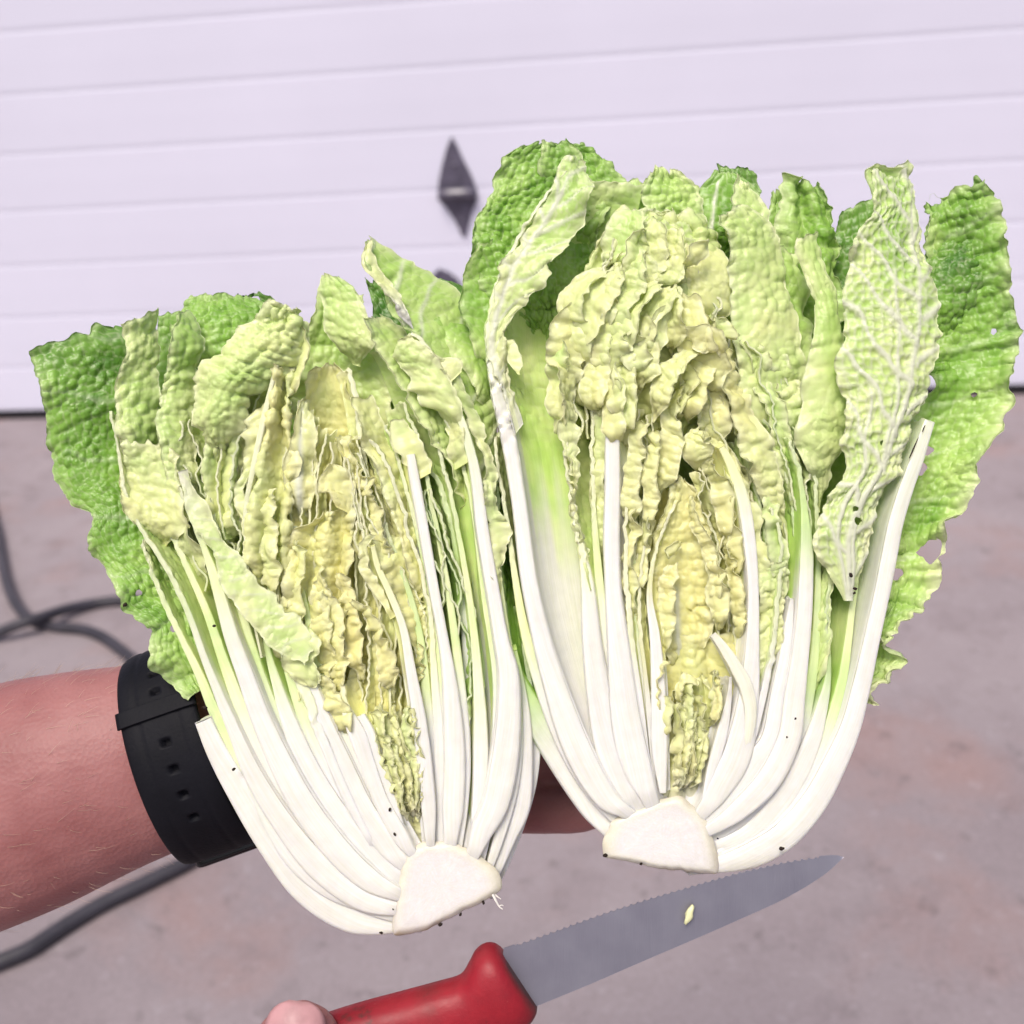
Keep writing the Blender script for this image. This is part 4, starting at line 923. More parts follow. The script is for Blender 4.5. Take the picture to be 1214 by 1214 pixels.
# right side ribs
shell(HR, [(850, 1026, 10), (893, 1013, 22), (931, 990, 24), (965, 951, 24), (990, 905, 23), (1009, 860, 22), (1022, 810, 22), (1033, 760, 22), (1044, 710, 22), (1054, 660, 22), (1062, 620, 21), (1074, 580, 20), (1085, 550, 19), (1094, 523, 17), (1102, 500, 14)], AX2, phi=70, w0=-4, w1=4, g0=.52, g1=.56, white=(.55, 1.5), leaf=(2, 3), ws=.5)
shell(HR, [(850, 1004, 8), (892, 985, 17), (932, 940, 18), (958, 890, 18), (974, 840, 13), (982, 800, 7), (983, 760, 4), (981, 720, 4), (986, 680, 4), (996, 645, 4)], AX2, phi=60, w0=-10, w1=-8, g0=.55, g1=.6, white=(.45, .7), leaf=(.65, .8), ruf=4)
sheet(HR, [(945, 880), (956, 810), (962, 740), (968, 690), (975, 650)], [(972, 830), (982, 770), (984, 720), (990, 680), (1000, 650)], wA=(-22, -22), wB=(-6, -8), g0=.52, g1=.6, ruf=6, rl=26, bl=3, bs=16, white=(-1, -.5), tooth=5)
shell(HR, [(846, 982, 8), (876, 960, 17), (911, 925, 21), (935, 877, 22), (942, 826, 23), (949, 774, 22), (954, 723, 21), (956, 671, 19), (956, 640, 16), (953, 600, 9), (948, 560, 6), (940, 520, 4)], AX2, phi=62, w0=4, w1=2, g0=.5, g1=.6, white=(.66, .82), leaf=(.85, 1), ruf=4)
shell(HR, [(842, 970, 8), (866, 945, 17), (895, 905, 21), (915, 877, 21), (923, 826, 19), (931, 774, 15), (937, 728, 9), (939, 708, 5)], AX2, phi=54, w0=0, w1=-2, g0=.5, g1=.5, white=(1.2, 1.5), leaf=(2, 3))
shell(HR, [(870, 930, 6), (890, 880, 8), (906, 820, 8), (918, 760, 7), (924, 700, 6), (926, 650, 5), (918, 600, 4)], AX2, phi=44, w0=2, w1=0, g0=.45, g1=.5, white=(.3, .6), leaf=(.3, .5), ruf=4)
sheet(HR, [(896, 840), (898, 780), (898, 720), (896, 670)], [(922, 820), (926, 760), (930, 700), (932, 660)], wA=(-8, -10), wB=(-6, -6), g0=.42, g1=.48, ruf=5, rl=16, bl=3.5, bs=14, asp=.6, white=(-.2, .5), tooth=4)
shell(HR, [(836, 960, 10), (852, 935, 21), (874, 895, 25), (887, 830, 22), (892, 764, 17), (893, 700, 15), (889, 646, 17), (881, 593, 17), (867, 552, 13), (855, 530, 8)], AX2, phi=56, w0=4, w1=0, g0=.25, g1=.3, white=(.72, .95), leaf=(2, 3))
shell(HR, [(882, 900, 8), (890, 850, 13), (885, 816, 16), (872, 790, 15), (858, 768, 12), (847, 754, 8)], AX2, phi=20, rmin=30, w0=3, w1=11, ws=0, ribt=.2, g0=.2, g1=.2, white=(1.2, 1.5), leaf=(2, 3))
shell(HR, [(835, 955, 4), (845, 910, 9), (856, 870, 10), (864, 830, 6), (866, 805, 3)], AX2, phi=30, rmin=30, w0=5, w1=2, g0=.2, g1=.2, white=(1.2, 1.5), leaf=(2, 3))
Q_ = [[(836, 960), (874, 895), (887, 830), (893, 700), (870, 560), (850, 500)], [(842, 970), (895, 905), (923, 826), (937, 728), (930, 620), (900, 540)], [(846, 982), (911, 925), (942, 826), (956, 671), (945, 540), (925, 450)],
      [(850, 1004), (932, 940), (974, 840), (983, 740), (990, 640), (985, 540)], [(850, 1026), (960, 950), (1015, 810), (1046, 660), (1070, 560), (1085, 460)]]
for i_ in range(4):
    pack(HR, Q_[i_], Q_[i_ + 1], AX2, (10, 17, 11, 6, 4), phi=50, g0=.5, g1=.58, white=(.25, .5), leaf=(.6, .9), w=-9, ws=.3)
# veined leaf turned back toward the viewer
sheet(HR, [(1002, 712), (978, 672), (964, 640), (972, 600), (1000, 560), (994, 520), (1002, 480), (992, 430), (996, 385), (992, 352), (1006, 318), (1014, 275), (1038, 248), (1034, 220), (1030, 200)],
      [(1012, 712), (1030, 670), (1040, 620), (1052, 585), (1070, 545), (1090, 505), (1102, 470), (1110, 430), (1113, 390), (1111, 350), (1104, 318), (1092, 285), (1084, 250), (1080, 220), (1076, 194)],
      wA=(4, 14, 12), wB=(2, 4, -14), g0=.42, g1=.64, gp=1.0, ruf=7, rl=24, bl=-3.2, bs=16, vr=1.4, vein=.5, vw=.34, white=(-.3, .14), tooth=6, res=2.3, bulge=10, ribs=[(.5, .92, 6, 3, .98), (.66, .5, 4, 1.5, .8), (.4, .15, 3.5, 1.5, .55)], lat=[(.62, .9, 1.1, 52, 3.6, .95)], ribh=3.0, taper=.15, sink=6, holes=[(1014, 603, 3.5), (1017, 617, 4.5), (1046, 525, 3)])
sheet(HR, [(1042, 250), (1030, 225), (1024, 204), (1034, 194)], [(1062, 246), (1062, 222), (1066, 204), (1074, 197)], wA=(6, 12), wB=(-4, -2), g0=.66, g1=.68, ruf=4, bl=2, white=(-1, -.5), tooth=3)
sheet(HR, [(1002, 705), (1010, 660), (1022, 610), (1040, 560)], [(1020, 712), (1026, 660), (1036, 610), (1054, 560)], wA=(-6, -4), wB=(-2, -2), g0=.45, g1=.5, ruf=3, bl=1, white=(-.2, .8), tooth=2)
# slim leaf left of it
sheet(HR, [(972, 610), (955, 565), (944, 530), (950, 480), (956, 440), (962, 400), (963, 365), (954, 330), (943, 300), (946, 280)], [(985, 605), (998, 560), (1008, 520), (1010, 480), (1004, 420), (994, 365), (980, 325), (976, 295), (968, 276)], wA=(-2, 2), wB=(-16, -12), g0=.5, g1=.5, ruf=6, rl=34, bl=2.2, bs=18, white=(-1, -.5), tooth=4, bulge=8, vein=.15)
# yellow green leaf right of the dome, curled top
sheet(HR, [(900, 560), (882, 500), (872, 440), (869, 380), (868, 330), (866, 292), (850, 268), (848, 256)], [(950, 560), (950, 500), (950, 440), (944, 380), (934, 330), (930, 296), (908, 262), (880, 247)], wA=(-10, -6), wB=(-36, -34), g0=.46, g1=.44, ruf=6, rl=30, bl=3.5, bs=18, white=(-1, -.5), tooth=5, bulge=8, curl=10)
sheet(HR, [(900, 480), (900, 400), (905, 340), (912, 290)], [(962, 480), (962, 400), (956, 340), (940, 300)], wA=(-40, -44), wB=(-50, -54), g0=.58, g1=.62, ruf=7, bl=3.5, bs=20, white=(-1, -.5), tooth=5, bulge=8)
# layered diagonal leaves between dome and right ribs
for A_, B_, wa, wb, g in (
    ([(960, 640), (942, 600), (918, 540), (892, 480), (866, 420), (846, 370)], [(920, 640), (905, 590), (880, 530), (858, 470), (846, 420), (838, 380)], -4, 6, .3),
    ([(955, 600), (948, 550), (930, 490), (906, 430), (884, 380)], [(935, 600), (920, 550), (900, 490), (880, 430), (868, 385)], -18, -10, .45),
    ([(962, 560), (956, 510), (944, 460), (926, 410), (908, 360)], [(945, 560), (934, 510), (918, 460), (902, 410), (892, 370)], -26, -18, .52),
    ([(905, 640), (892, 590), (872, 540), (850, 500), (838, 480)], [(880, 640), (866, 590), (846, 540), (830, 510), (824, 490)], -14, -10, .25),
    ([(925, 740), (918, 690), (905, 640), (898, 600)], [(900, 740), (896, 690), (890, 640), (886, 600)], -8, -6, .4),
    ([(935, 720), (936, 670), (928, 620), (918, 580)], [(915, 720), (914, 670), (908, 620), (900, 585)], -4, 0, .46)):
    sheet(HR, A_, B_, wA=(wa, wa), wB=(wb, wb), g0=g, g1=g, ruf=8, rl=20, bl=3.5, bs=14, white=(-1, -.5), tooth=6)
fill(HR, [(950, 640), (935, 560), (905, 480), (880, 400)], [(965, 640), (960, 560), (950, 480), (930, 400)], 3, AX2, phi=40, g0=.55, g1=.55, white=(-1, -.5), leaf=(0, .2), ruf=6)
fill(HR, [(895, 700), (880, 600), (850, 520), (830, 450)], [(940, 700), (925, 600), (890, 520), (860, 440)], 4, AX2, phi=40, g0=.3, g1=.35, white=(-1, -.5), leaf=(0, .2), ruf=7)
# crumpled pale dome
sheet(HR, [(690, 560), (672, 470), (676, 380), (700, 300), (736, 254)], [(890, 540), (884, 460), (872, 380), (850, 300), (815, 258)], wA=(-26, -34), wB=(-34, -40), g0=.32, g1=.42, ruf=10, rl=40, bl=5, bs=22, bulge=26, pleat=[(9, 4.5, .1)], white=(-1, -.5), tooth=6, vein=.2)
sheet(HR, [(740, 320), (738, 290), (742, 262), (752, 248)], [(850, 340), (856, 310), (846, 280), (815, 252)], wA=(-14, -22), wB=(-30, -36), g0=.44, g1=.52, ruf=4, bl=-3, bs=14, vr=2, vein=.8, white=(-1, -.5), bulge=10, tooth=4)
sheet(HR, [(795, 380), (800, 345), (806, 310), (812, 288)], [(868, 400), (866, 350), (858, 318), (846, 292)], wA=(-8, -14), wB=(-20, -24), g0=.36, g1=.38, ruf=6, bl=2.5, bulge=10, white=(-1, -.5), tooth=5)
rnd = random.Random(12)
dome = [
    ([(736, 532), (730, 505), (728, 480), (734, 450)], (20, 30, 28, 14), 16, .32),
    ([(700, 440), (680, 400), (672, 375), (690, 345), (715, 325)], (30, 34, 30, 26, 12), 10, .38),
    ([(694, 420), (700, 380), (716, 345), (738, 320)], (20, 32, 30, 14), 14, .36),
    ([(726, 470), (722, 420), (728, 375), (744, 335), (760, 300)], (24, 38, 40, 34, 16), 14, .34),
    ([(716, 430), (730, 400), (748, 372), (768, 350), (784, 338)], (16, 30, 34, 26, 12), 18, .34),
    ([(750, 420), (762, 385), (780, 360), (806, 345)], (18, 30, 28, 12), 20, .3),
    ([(735, 330), (738, 295), (748, 268), (760, 250)], (28, 42, 40, 18), 6, .4),
    ([(768, 340), (770, 305), (776, 280), (784, 262)], (24, 36, 34, 16), 8, .4),
    ([(790, 350), (794, 318), (800, 292), (806, 274)], (24, 36, 34, 16), 10, .36),
    ([(800, 420), (796, 385), (794, 360), (800, 340)], (26, 36, 32, 16), 20, .26),
    ([(826, 440), (822, 400), (818, 372), (812, 350)], (30, 42, 36, 16), 20, .24),
    ([(866, 425), (848, 408), (830, 398), (812, 396)], (12, 22, 24, 12), 30, .22),
    ([(852, 470), (846, 430), (836, 396), (826, 370)], (24, 34, 30, 14), 12, .26),
    ([(762, 470), (762, 430), (768, 395), (778, 370)], (26, 36, 30, 14), 16, .3),
    ([(742, 530), (738, 490), (740, 450), (748, 415)], (24, 34, 30, 14), 12, .32),
    ([(708, 500), (706, 460), (712, 425), (722, 395)], (20, 30, 28, 14), 6, .36),
    ([(782, 500), (786, 465), (800, 436), (826, 418)], (14, 24, 24, 10), 22, .26),
    ([(820, 500), (822, 470), (830, 440), (842, 420)], (18, 28, 26, 12), 8, .2),
    ([(668, 520), (664, 480), (660, 440), (668, 405)], (14, 22, 24, 12), 8, .4)]
for pts, wid, w, g in dome:
    ribbon(HR, pts, [x * 1.15 for x in wid], w, g, ruf=8, rl=26, tooth=5, bl=3, bs=15, tilt=9)
for i in range(14):
    an = rnd.uniform(0, 1); x = 690 + 165 * an; y = 275 + 170 * rnd.random() + 60 * abs(an - .55)
    ln = rnd.uniform(22, 46); dx_ = rnd.uniform(-14, 22)
    ribbon(HR, [(x - dx_, y + ln), (x - dx_ * .4 + rnd.uniform(-5, 5), y + ln * .5), (x, y), (x + dx_ * .6, y - ln * .5)], (10, rnd.uniform(18, 30), rnd.uniform(16, 26), 6), rnd.uniform(8, 24), rnd.uniform(.26, .42), ruf=8, rl=rnd.uniform(20, 30), tooth=4, bl=3.5, bs=16, tilt=rnd.uniform(-9, 9))
# leaves hanging under the dome, left of the dark hollow
for pts, wid, w, g in (
    ([(748, 640), (746, 590), (752, 540), (760, 500)], (12, 20, 22, 12), 6, .25),
    ([(772, 640), (770, 590), (772, 545), (778, 510)], (12, 16, 18, 10), 8, .22),
    ([(778, 600), (792, 560), (800, 520), (796, 490), (812, 460)], (12, 26, 26, 20, 10), 4, .24),
    ([(808, 500), (812, 470), (826, 440)], (8, 16, 8), 6, .26),
    ([(836, 560), (822, 520), (832, 510)], (30, 34, 14), 0, .22),
    ([(850, 540), (846, 500), (840, 460), (846, 430)], (20, 34, 34, 16), -8, .22),
    ([(868, 660), (860, 620), (850, 570), (840, 540)], (14, 20, 22, 12), -2, .2),
    ([(876, 700), (872, 660), (864, 620), (858, 590)], (8, 14, 16, 8), -6, .18),
    ([(752, 760), (748, 700), (746, 650), (750, 600)], (8, 14, 14, 8), 2, .24),
    ([(764, 720), (762, 680), (764, 640), (770, 600)], (8, 18, 18, 8), -2, .2)):
    ribbon(HR, pts, wid, w, g, ruf=6, rl=15, tooth=4, bl=2.2, bs=11)
# yellow heart
sheet(HR, [(776, 800), (766, 720), (764, 640), (776, 580)], [(880, 800), (884, 720), (872, 640), (845, 570)], wA=(-34, -40), wB=(-34, -40), g0=.04, g1=.14, ruf=7, bl=4.5, bs=16, bulge=-16, white=(-1, -.5), vein=.12)
sheet(HR, [(792, 830), (778, 760), (774, 690), (780, 630), (796, 584), (800, 566)], [(842, 830), (842, 760), (846, 690), (838, 630), (828, 590), (814, 566)], wA=(-14, -4), wB=(-16, -6), g0=.08, g1=.2, ruf=5, rl=20, bl=4.5, bs=15, bulge=-8, white=(-.3, .28), tooth=5, ribs=[(.4, .4, 6, 3, .55)])
for pts, wid, w, g in (
    ([(792, 790), (790, 740), (792, 700), (800, 670)], (10, 18, 20, 8), 2, .14),
    ([(850, 740), (848, 700), (840, 660), (826, 620), (818, 590)], (10, 16, 16, 14, 8), 4, .16),
    ([(858, 760), (852, 720), (848, 690), (844, 664)], (18, 24, 20, 10), 6, .12),
    ([(880, 780), (876, 730), (870, 690), (862, 650)], (10, 16, 14, 8), -4, .1),
    ([(812, 640), (800, 650), (790, 660)], (10, 14, 6), 2, .18),
    ([(784, 860), (782, 810), (788, 780)], (8, 10, 6), 4, .12),
    ([(848, 870), (852, 830), (850, 806), (846, 796)], (8, 14, 14, 6), 8, .14)):
    ribbon(HR, pts, wid, w, g, ruf=5, rl=13, tooth=4, bl=2.8, bs=11)
sheet(HR, [(778, 960), (786, 890), (794, 840), (806, 800)], [(842, 960), (850, 890), (852, 840), (842, 802)], wA=(-10, -8), wB=(-10, -8), g0=.2, g1=.28, ruf=5, rl=14, bl=2.5, bs=10, pleat=[(4, 3, .3)], bulge=-8, white=(-.1, .35), tooth=5, taper=.1, sink=4)
for i in range(11):
    x = 804 + 36 * rnd.random(); y = 822 + 70 * rnd.random() ** 1.3
    ex = 812 + (x - 822) * .45
    ribbon(HR, [(ex, 950), (ex * .5 + x * .5, y + 52), (x + rnd.uniform(-3, 3), y + 16), (x + rnd.uniform(-6, 6), y - 14)], (4, 9, 13, 8), rnd.uniform(-6, 6), rnd.uniform(.18, .32), ruf=3.5, rl=9, tooth=2.5, bl=2, white_=(-.1, .45))
for pts, wid in (([(812, 840), (806, 820), (812, 806), (828, 812)], (8, 12, 12, 6)), ([(846, 860), (850, 830), (848, 808), (852, 796)], (8, 13, 13, 5)), ([(792, 880), (788, 846), (792, 826)], (6, 12, 8))):
    ribbon(HR, pts, wid, 6, .2, ruf=4, rl=10, tooth=3, bl=2)

fill(HR, [(744, 820), (742, 700), (746, 610), (752, 540), (742, 480)], [(776, 830), (768, 720), (768, 640), (784, 560), (796, 500)], 5, AX2, jit=4, phi=36, g0=.24, g1=.3, white=(-1, -.5), leaf=(0, .1), ruf=5, rl=14)
fill(HR, [(846, 760), (846, 680), (834, 610), (826, 560)], [(884, 770), (878, 680), (866, 610), (850, 550)], 5, AX2, jit=4, phi=36, g0=.18, g1=.26, white=(-1, -.5), leaf=(0, .1), ruf=5, rl=14)
fill(HR, [(676, 520), (672, 440), (684, 370), (716, 310), (748, 268)], [(752, 520), (750, 430), (760, 360), (778, 310), (790, 276)], 5, AX2, jit=6, phi=36, g0=.34, g1=.4, white=(-1, -.5), leaf=(0, .1), ruf=8, rl=20)
fill(HR, [(846, 480), (846, 420), (836, 360), (822, 310)], [(884, 520), (880, 450), (868, 390), (852, 330)], 3, AX2, jit=5, phi=36, g0=.32, g1=.38, white=(-1, -.5), leaf=(0, .1), ruf=7, rl=18)

sheet(HR, [(774, 900), (770, 850), (768, 800), (772, 750)], [(872, 900), (876, 850), (880, 800), (878, 750)], wA=(-18, -20), wB=(-18, -20), g0=.14, g1=.18, ruf=5, bl=3, bs=14, pleat=[(5, 2.5, .1)], white=(-1, -.5), taper=0, sink=0)

# ------------------------------------------------------------------ person: left forearm and hand behind the cabbages, right hand on the knife
def loft(secs, seg=28):
    """closed tube through (centre xyz, radius across, radius in depth, axis angle) sections, pixel units"""
    secs = np.array(secs, float)
    n = len(secs)
    c = secs[:, :3]
    T = np.gradient(c, axis=0); T /= np.linalg.norm(T, axis=1, keepdims=True)
    zz = np.array([0, 0, 1.0])
    A = np.cross(T, zz); A /= (np.linalg.norm(A, axis=1, keepdims=True) + 1e-6); B = np.cross(A, T)
    an = np.linspace(0, 2 * np.pi, seg, endpoint=False)
    V = c[:, None] + A[:, None] * (secs[:, 3][:, None] * np.cos(an))[..., None] + B[:, None] * (secs[:, 4][:, None] * np.sin(an))[..., None]
    idx = np.arange(n * seg).reshape(n, seg)
    q = np.stack([idx[:-1], np.roll(idx, -1, 1)[:-1], np.roll(idx, -1, 1)[1:], idx[1:]], -1).reshape(-1, 4)
    V = V.reshape(-1, 3)
    caps = [tuple(idx[0][::-1]), tuple(idx[-1])]
    return V, [tuple(x) for x in q], caps

def dense(path, m=24):
    c, _ = cr(np.array(path, float), m)
    return c

def body(name, parts, base, parent, mat, voxel=.0016, smooth=8):
    V = []; Fc = []
    for secs in parts:
        v, q, caps = loft(secs)
        o_ = len(V)
        V += [tuple((np.array(x) - base) * K) for x in v]
        Fc += [tuple(i + o_ for i in f) for f in q + caps]
    me = bpy.data.meshes.new(name); me.from_pydata(V, [], Fc); me.update()
    bm = bmesh.new(); bm.from_mesh(me); bmesh.ops.recalc_face_normals(bm, faces=bm.faces[:]); bm.to_mesh(me); bm.free()
    o = link_mesh(name, me, mat, parent)
    r = o.modifiers.new('remesh', 'REMESH'); r.mode = 'VOXEL'; r.voxel_size = voxel; r.use_smooth_shade = True
    s = o.modifiers.new('smooth', 'SMOOTH'); s.factor = .5; s.iterations = smooth
    return o

def pt(u, v, w): return list(P3(u, v, w))
pb = P3(120, 915, -110)
person = empty('person', pb)
tag(person, 'person reaching in: bare forearm from the left behind the cabbages, thumb on the knife handle', 'person')
def limb(lst, m=26):       # (u, v, w, r across, r depth)
    return dense([pt(u, v, w) + [ra, rd] for u, v, w, ra, rd in lst], m)
fore = limb([(-330, 1075, -130, 165, 135), (-180, 1018, -122, 160, 130), (-60, 975, -116, 156, 122), (40, 940, -114, 150, 114), (110, 918, -114, 138, 104), (165, 903, -118, 128, 96), (215, 890, -128, 122, 92), (270, 880, -160, 126, 84), (320, 880, -205, 134, 76)], 40)
palm = limb([(240, 884, -150, 118, 84), (300, 878, -205, 136, 74), (370, 876, -262, 140, 62), (450, 872, -292, 132, 56), (500, 872, -298, 110, 48)])
fing = [
    limb([(440, 935, -288, 38, 38), (520, 955, -292, 35, 36), (590, 960, -272, 33, 34), (650, 962, -244, 31, 32), (690, 962, -220, 29, 29), (716, 962, -206, 19, 20)]),
    limb([(450, 900, -298, 40, 40), (540, 905, -306, 36, 38), (620, 905, -294, 34, 36), (690, 902, -270, 32, 32), (740, 900, -246, 29, 29), (762, 898, -232, 19, 19)]),
    limb([(460, 850, -300, 40, 40), (550, 848, -312, 36, 38), (640, 846, -302, 34, 36), (715, 842, -280, 32, 32), (765, 838, -258, 29, 29), (790, 836, -242, 19, 19)]),
    limb([(450, 800, -298, 40, 40), (530, 785, -310, 36, 38), (610, 775, -304, 34, 36), (680, 768, -286, 32, 32), (730, 764, -266, 29, 29), (752, 762, -252, 19, 19)]),
    limb([(290, 830, -196, 50, 44), (340, 770, -225, 46, 42), (380, 705, -244, 40, 38), (405, 645, -246, 36, 34), (418, 605, -240, 23, 23)])]
arm = body('arm', [fore, palm] + fing, pb, person, SKIN)
# right hand: thumb on top of the handle, fingers closed round it, below the frame
thumb = limb([(190, 1470, 30, 66, 60), (250, 1400, 46, 60, 54), (300, 1335, 60, 54, 48), (335, 1280, 66, 50, 44), (350, 1245, 68, 49, 42), (355, 1222, 66, 46, 38), (357, 1206, 62, 38, 32), (358, 1196, 59, 27, 24), (358, 1189, 57, 14, 13), (358, 1185, 56, 5, 5)], 36)
fist = limb([(60, 1560, -20, 110, 90), (130, 1480, -10, 120, 86), (220, 1420, -10, 110, 76), (320, 1385, -14, 90, 62), (380, 1370, -16, 60, 44)])
ff = []
for k_, (u0, v0) in enumerate(((420, 1330), (372, 1352), (322, 1372), (276, 1390))):
    ff.append(limb([(u0 - 60, v0 + 60, -40, 36, 36), (u0 - 20, v0 + 18, -58, 35, 35), (u0 + 6, v0 - 40, -50, 34, 34), (u0 + 14, v0 - 70, -18, 32, 32), (u0 + 12, v0 - 66, 26, 30, 30), (u0, v0 - 40, 48, 22, 22)]))
hand = body('hand', [thumb, fist] + ff, pb, person, SKIN, .0014, 5)
# thumb nail: curved plate
V = []; Fc = []
nu, nv = 13, 15
cN = np.array(pt(347, 1228, 104)); d1 = np.array([.10, .95, -.26]); d1 /= np.linalg.norm(d1); d2 = np.cross(d1, [0, 0, 1.0]); d2 /= np.linalg.norm(d2); d3 = np.cross(d2, d1)
for i in range(nv):
    y = -1 + 2 * i / (nv - 1)
    for j in range(nu):
        x = -1 + 2 * j / (nu - 1)
        wd_ = 33 * (1 - .9 * max(0, y) ** 2.6 - .2 * max(0, -y) ** 3) ** .5
        p = cN + d1 * (y * 32) + d2 * (x * wd_) + d3 * (-(x ** 2) * 12 * (wd_ / 33) ** 2 - max(0, y) ** 2 * 11 - max(0, -y) ** 2 * 3)
        V.append((p - pb) * K)
for i in range(nv - 1):
    for j in range(nu - 1): Fc.append((i * nu + j, (i + 1) * nu + j, (i + 1) * nu + j + 1, i * nu + j + 1))
nm = mesh_np('thumbnail', np.array(V), Fc)
no = link_mesh('thumbnail', nm, NAIL, person)
so = no.modifiers.new('thick', 'SOLIDIFY'); so.thickness = .0008; so.offset = 0
# fine pale hair along the forearm
rnd = random.Random(3)
HV = []; HF = []
fx = np.array(fore)
for i in range(520):
    f = rnd.uniform(.2, .8) * (len(fx) - 1); k0 = int(f); c0 = fx[k0] + (fx[min(k0 + 1, len(fx) - 1)] - fx[k0]) * (f - k0)
    Td = fx[min(k0 + 1, len(fx) - 1), :3] - fx[k0, :3]; Td /= np.linalg.norm(Td)
    A_ = np.cross(Td, [0, 0, 1.0]); A_ /= np.linalg.norm(A_); B_ = np.cross(A_, Td)
    an = rnd.choice([rnd.gauss(math.pi, .45), rnd.uniform(0, math.pi)])
    nr = A_ * math.cos(an) + B_ * math.sin(an)
    p0 = c0[:3] + A_ * c0[3] * math.cos(an) + B_ * c0[4] * math.sin(an) - nr * 3
    ln = rnd.uniform(14, 34); lean = Td * rnd.uniform(.4, 1.0) + nr * rnd.uniform(.35, .75) + np.array([rnd.gauss(0, .2), rnd.gauss(0, .2), 0])
    sidev = np.cross(lean, nr); sidev /= (np.linalg.norm(sidev) + 1e-6)
    st = len(HV)
    for j in range(4):
        t_ = j / 3; p = p0 + lean * ln * t_ + nr * (-ln * .28 * t_ * t_); r_ = .26 * (1 - .75 * t_)
        for aa in (0, 2.094, 4.189):
            HV.append((p + (sidev * math.cos(aa) + nr * math.sin(aa)) * r_ - pb) * K)
    for j in range(3):
        for q_ in range(3): HF.append((st + j * 3 + q_, st + j * 3 + (q_ + 1) % 3, st + (j + 1) * 3 + (q_ + 1) % 3, st + (j + 1) * 3 + q_))
HAIR = simple('arm_hair', (.5, .36, .27), .5, .4)
ho = link_mesh('arm_hair', mesh_np('arm_hair', np.array(HV), HF), HAIR, person); tag(ho, kind='stuff')

# ------------------------------------------------------------------ wristband
wb = P3(232, 888, -122)
band = empty('wristband', wb)
tag(band, 'black rubber fitness wristband with punched strap on the wrist', 'wristband')
axd = np.array([.945, .325, -.06]); axd /= np.linalg.norm(axd)             # along the forearm (y up)
dnv = np.array([.325, -.945, 0.0]); dnv -= axd * dnv.dot(axd); dnv /= np.linalg.norm(dnv)   # down the wrist
dpv = np.cross(axd, dnv); dpv *= np.sign(dpv[2]); 
RA, RD = 133.0, 103.0
def ringp(an, off=0.0, lat=0.0):
    # an = 0 at the top of the wrist, pi/2 facing the viewer, pi at the bottom
    c, s_ = math.cos(an), math.sin(an)
    nx = np.array([-c / RA, s_ / RD]); nx /= np.linalg.norm(nx)
    return wb + dnv * (-c * RA + nx[0] * off) + dpv * (s_ * RD + nx[1] * off) + axd * lat
def strap(name, a0, a1, w0, w1, off, thick, holes=(), n=150, m=25, parent=band, mat=STRAP, groove=True, shift=0.0):
    Vt = []; Vb_ = []
    for i in range(n):
        t_ = i / (n - 1); an = a0 + (a1 - a0) * t_; hw = .5 * (w0 + (w1 - w0) * t_)
        for j in range(m):
            y = -1 + 2 * j / (m - 1)
            o1 = off + thick * (1 - .45 * abs(y) ** 6)
            if groove: o1 -= 1.3 * math.exp(-((abs(y) - .52) / .05) ** 2)
            for (ha, hy, hwid, hlen) in holes:
                da = (an - ha) * 118; dyy = (y - hy) * hw
                e_ = max(abs(da) / hlen, abs(dyy) / hwid)
                if e_ < 1.25: o1 -= (thick + 2) * float(np.clip((1.25 - e_) / .35, 0, 1))
            p = ringp(an, o1, y * hw + shift); Vt.append((p - wb) * K)
            p = ringp(an, off - 1.0, y * hw + shift); Vb_.append((p - wb) * K)
    idx = np.arange(n * m).reshape(n, m); N_ = n * m
    q = np.stack([idx[:-1, :-1], idx[1:, :-1], idx[1:, 1:], idx[:-1, 1:]], -1).reshape(-1, 4)
    f = [q, q[:, ::-1] + N_]
    for e_, rv in ((idx[:, 0], 0), (idx[:, -1], 1), (idx[0], 1), (idx[-1], 0)):
        r_ = np.stack([e_[:-1], e_[1:], e_[1:] + N_, e_[:-1] + N_], -1); f.append(r_ if rv else r_[:, ::-1])
    me = mesh_np(name, np.array(Vt + Vb_), np.vstack(f))
    bm = bmesh.new(); bm.from_mesh(me); bmesh.ops.recalc_face_normals(bm, faces=bm.faces[:]); bm.to_mesh(me); bm.free()
    return link_mesh(name, me, mat, parent)
hs = [(a_, 0.05, 4.4, 3.2) for a_ in (.44, .64, .84, 1.34, 1.58, 1.82, 2.06)]
strap('strap', -.9, 2.75, 92, 94, 0, 9, hs, n=230, m=33)
strap('strap', 2.6, 2 * math.pi - .7, 92, 84, -1, 7)
strap('strap_keeper', .95, 1.10, 98, 98, 8, 5, (), n=24, m=21, groove=False)
# tracker capsule on the outside of the wrist, its lower end showing
bm = bmesh.new()
bmesh.ops.create_cube(bm, size=1)
for v in bm.verts: v.co = Vector((v.co.x * 92, v.co.y * 58, v.co.z * 150))
bmesh.ops.bevel(bm, geom=bm.edges[:], offset=13, segments=4, affect='EDGES', profile=.6)
cpos = ringp(3.02, 4.0)
zz_ = np.array([0, 0, 1.0])
for v in bm.verts:
    p = cpos + axd * (v.co.x + 2) + dnv * (v.co.y * .5 - 4) + dpv * (v.co.z * .5 - 34)
    v.co = Vector((p - wb) * K)
me = bpy.data.meshes.new('tracker_body'); bm.to_mesh(me); bm.free()
for p_ in me.polygons: p_.use_smooth = True
link_mesh('tracker_body', me, GLOSS, band)

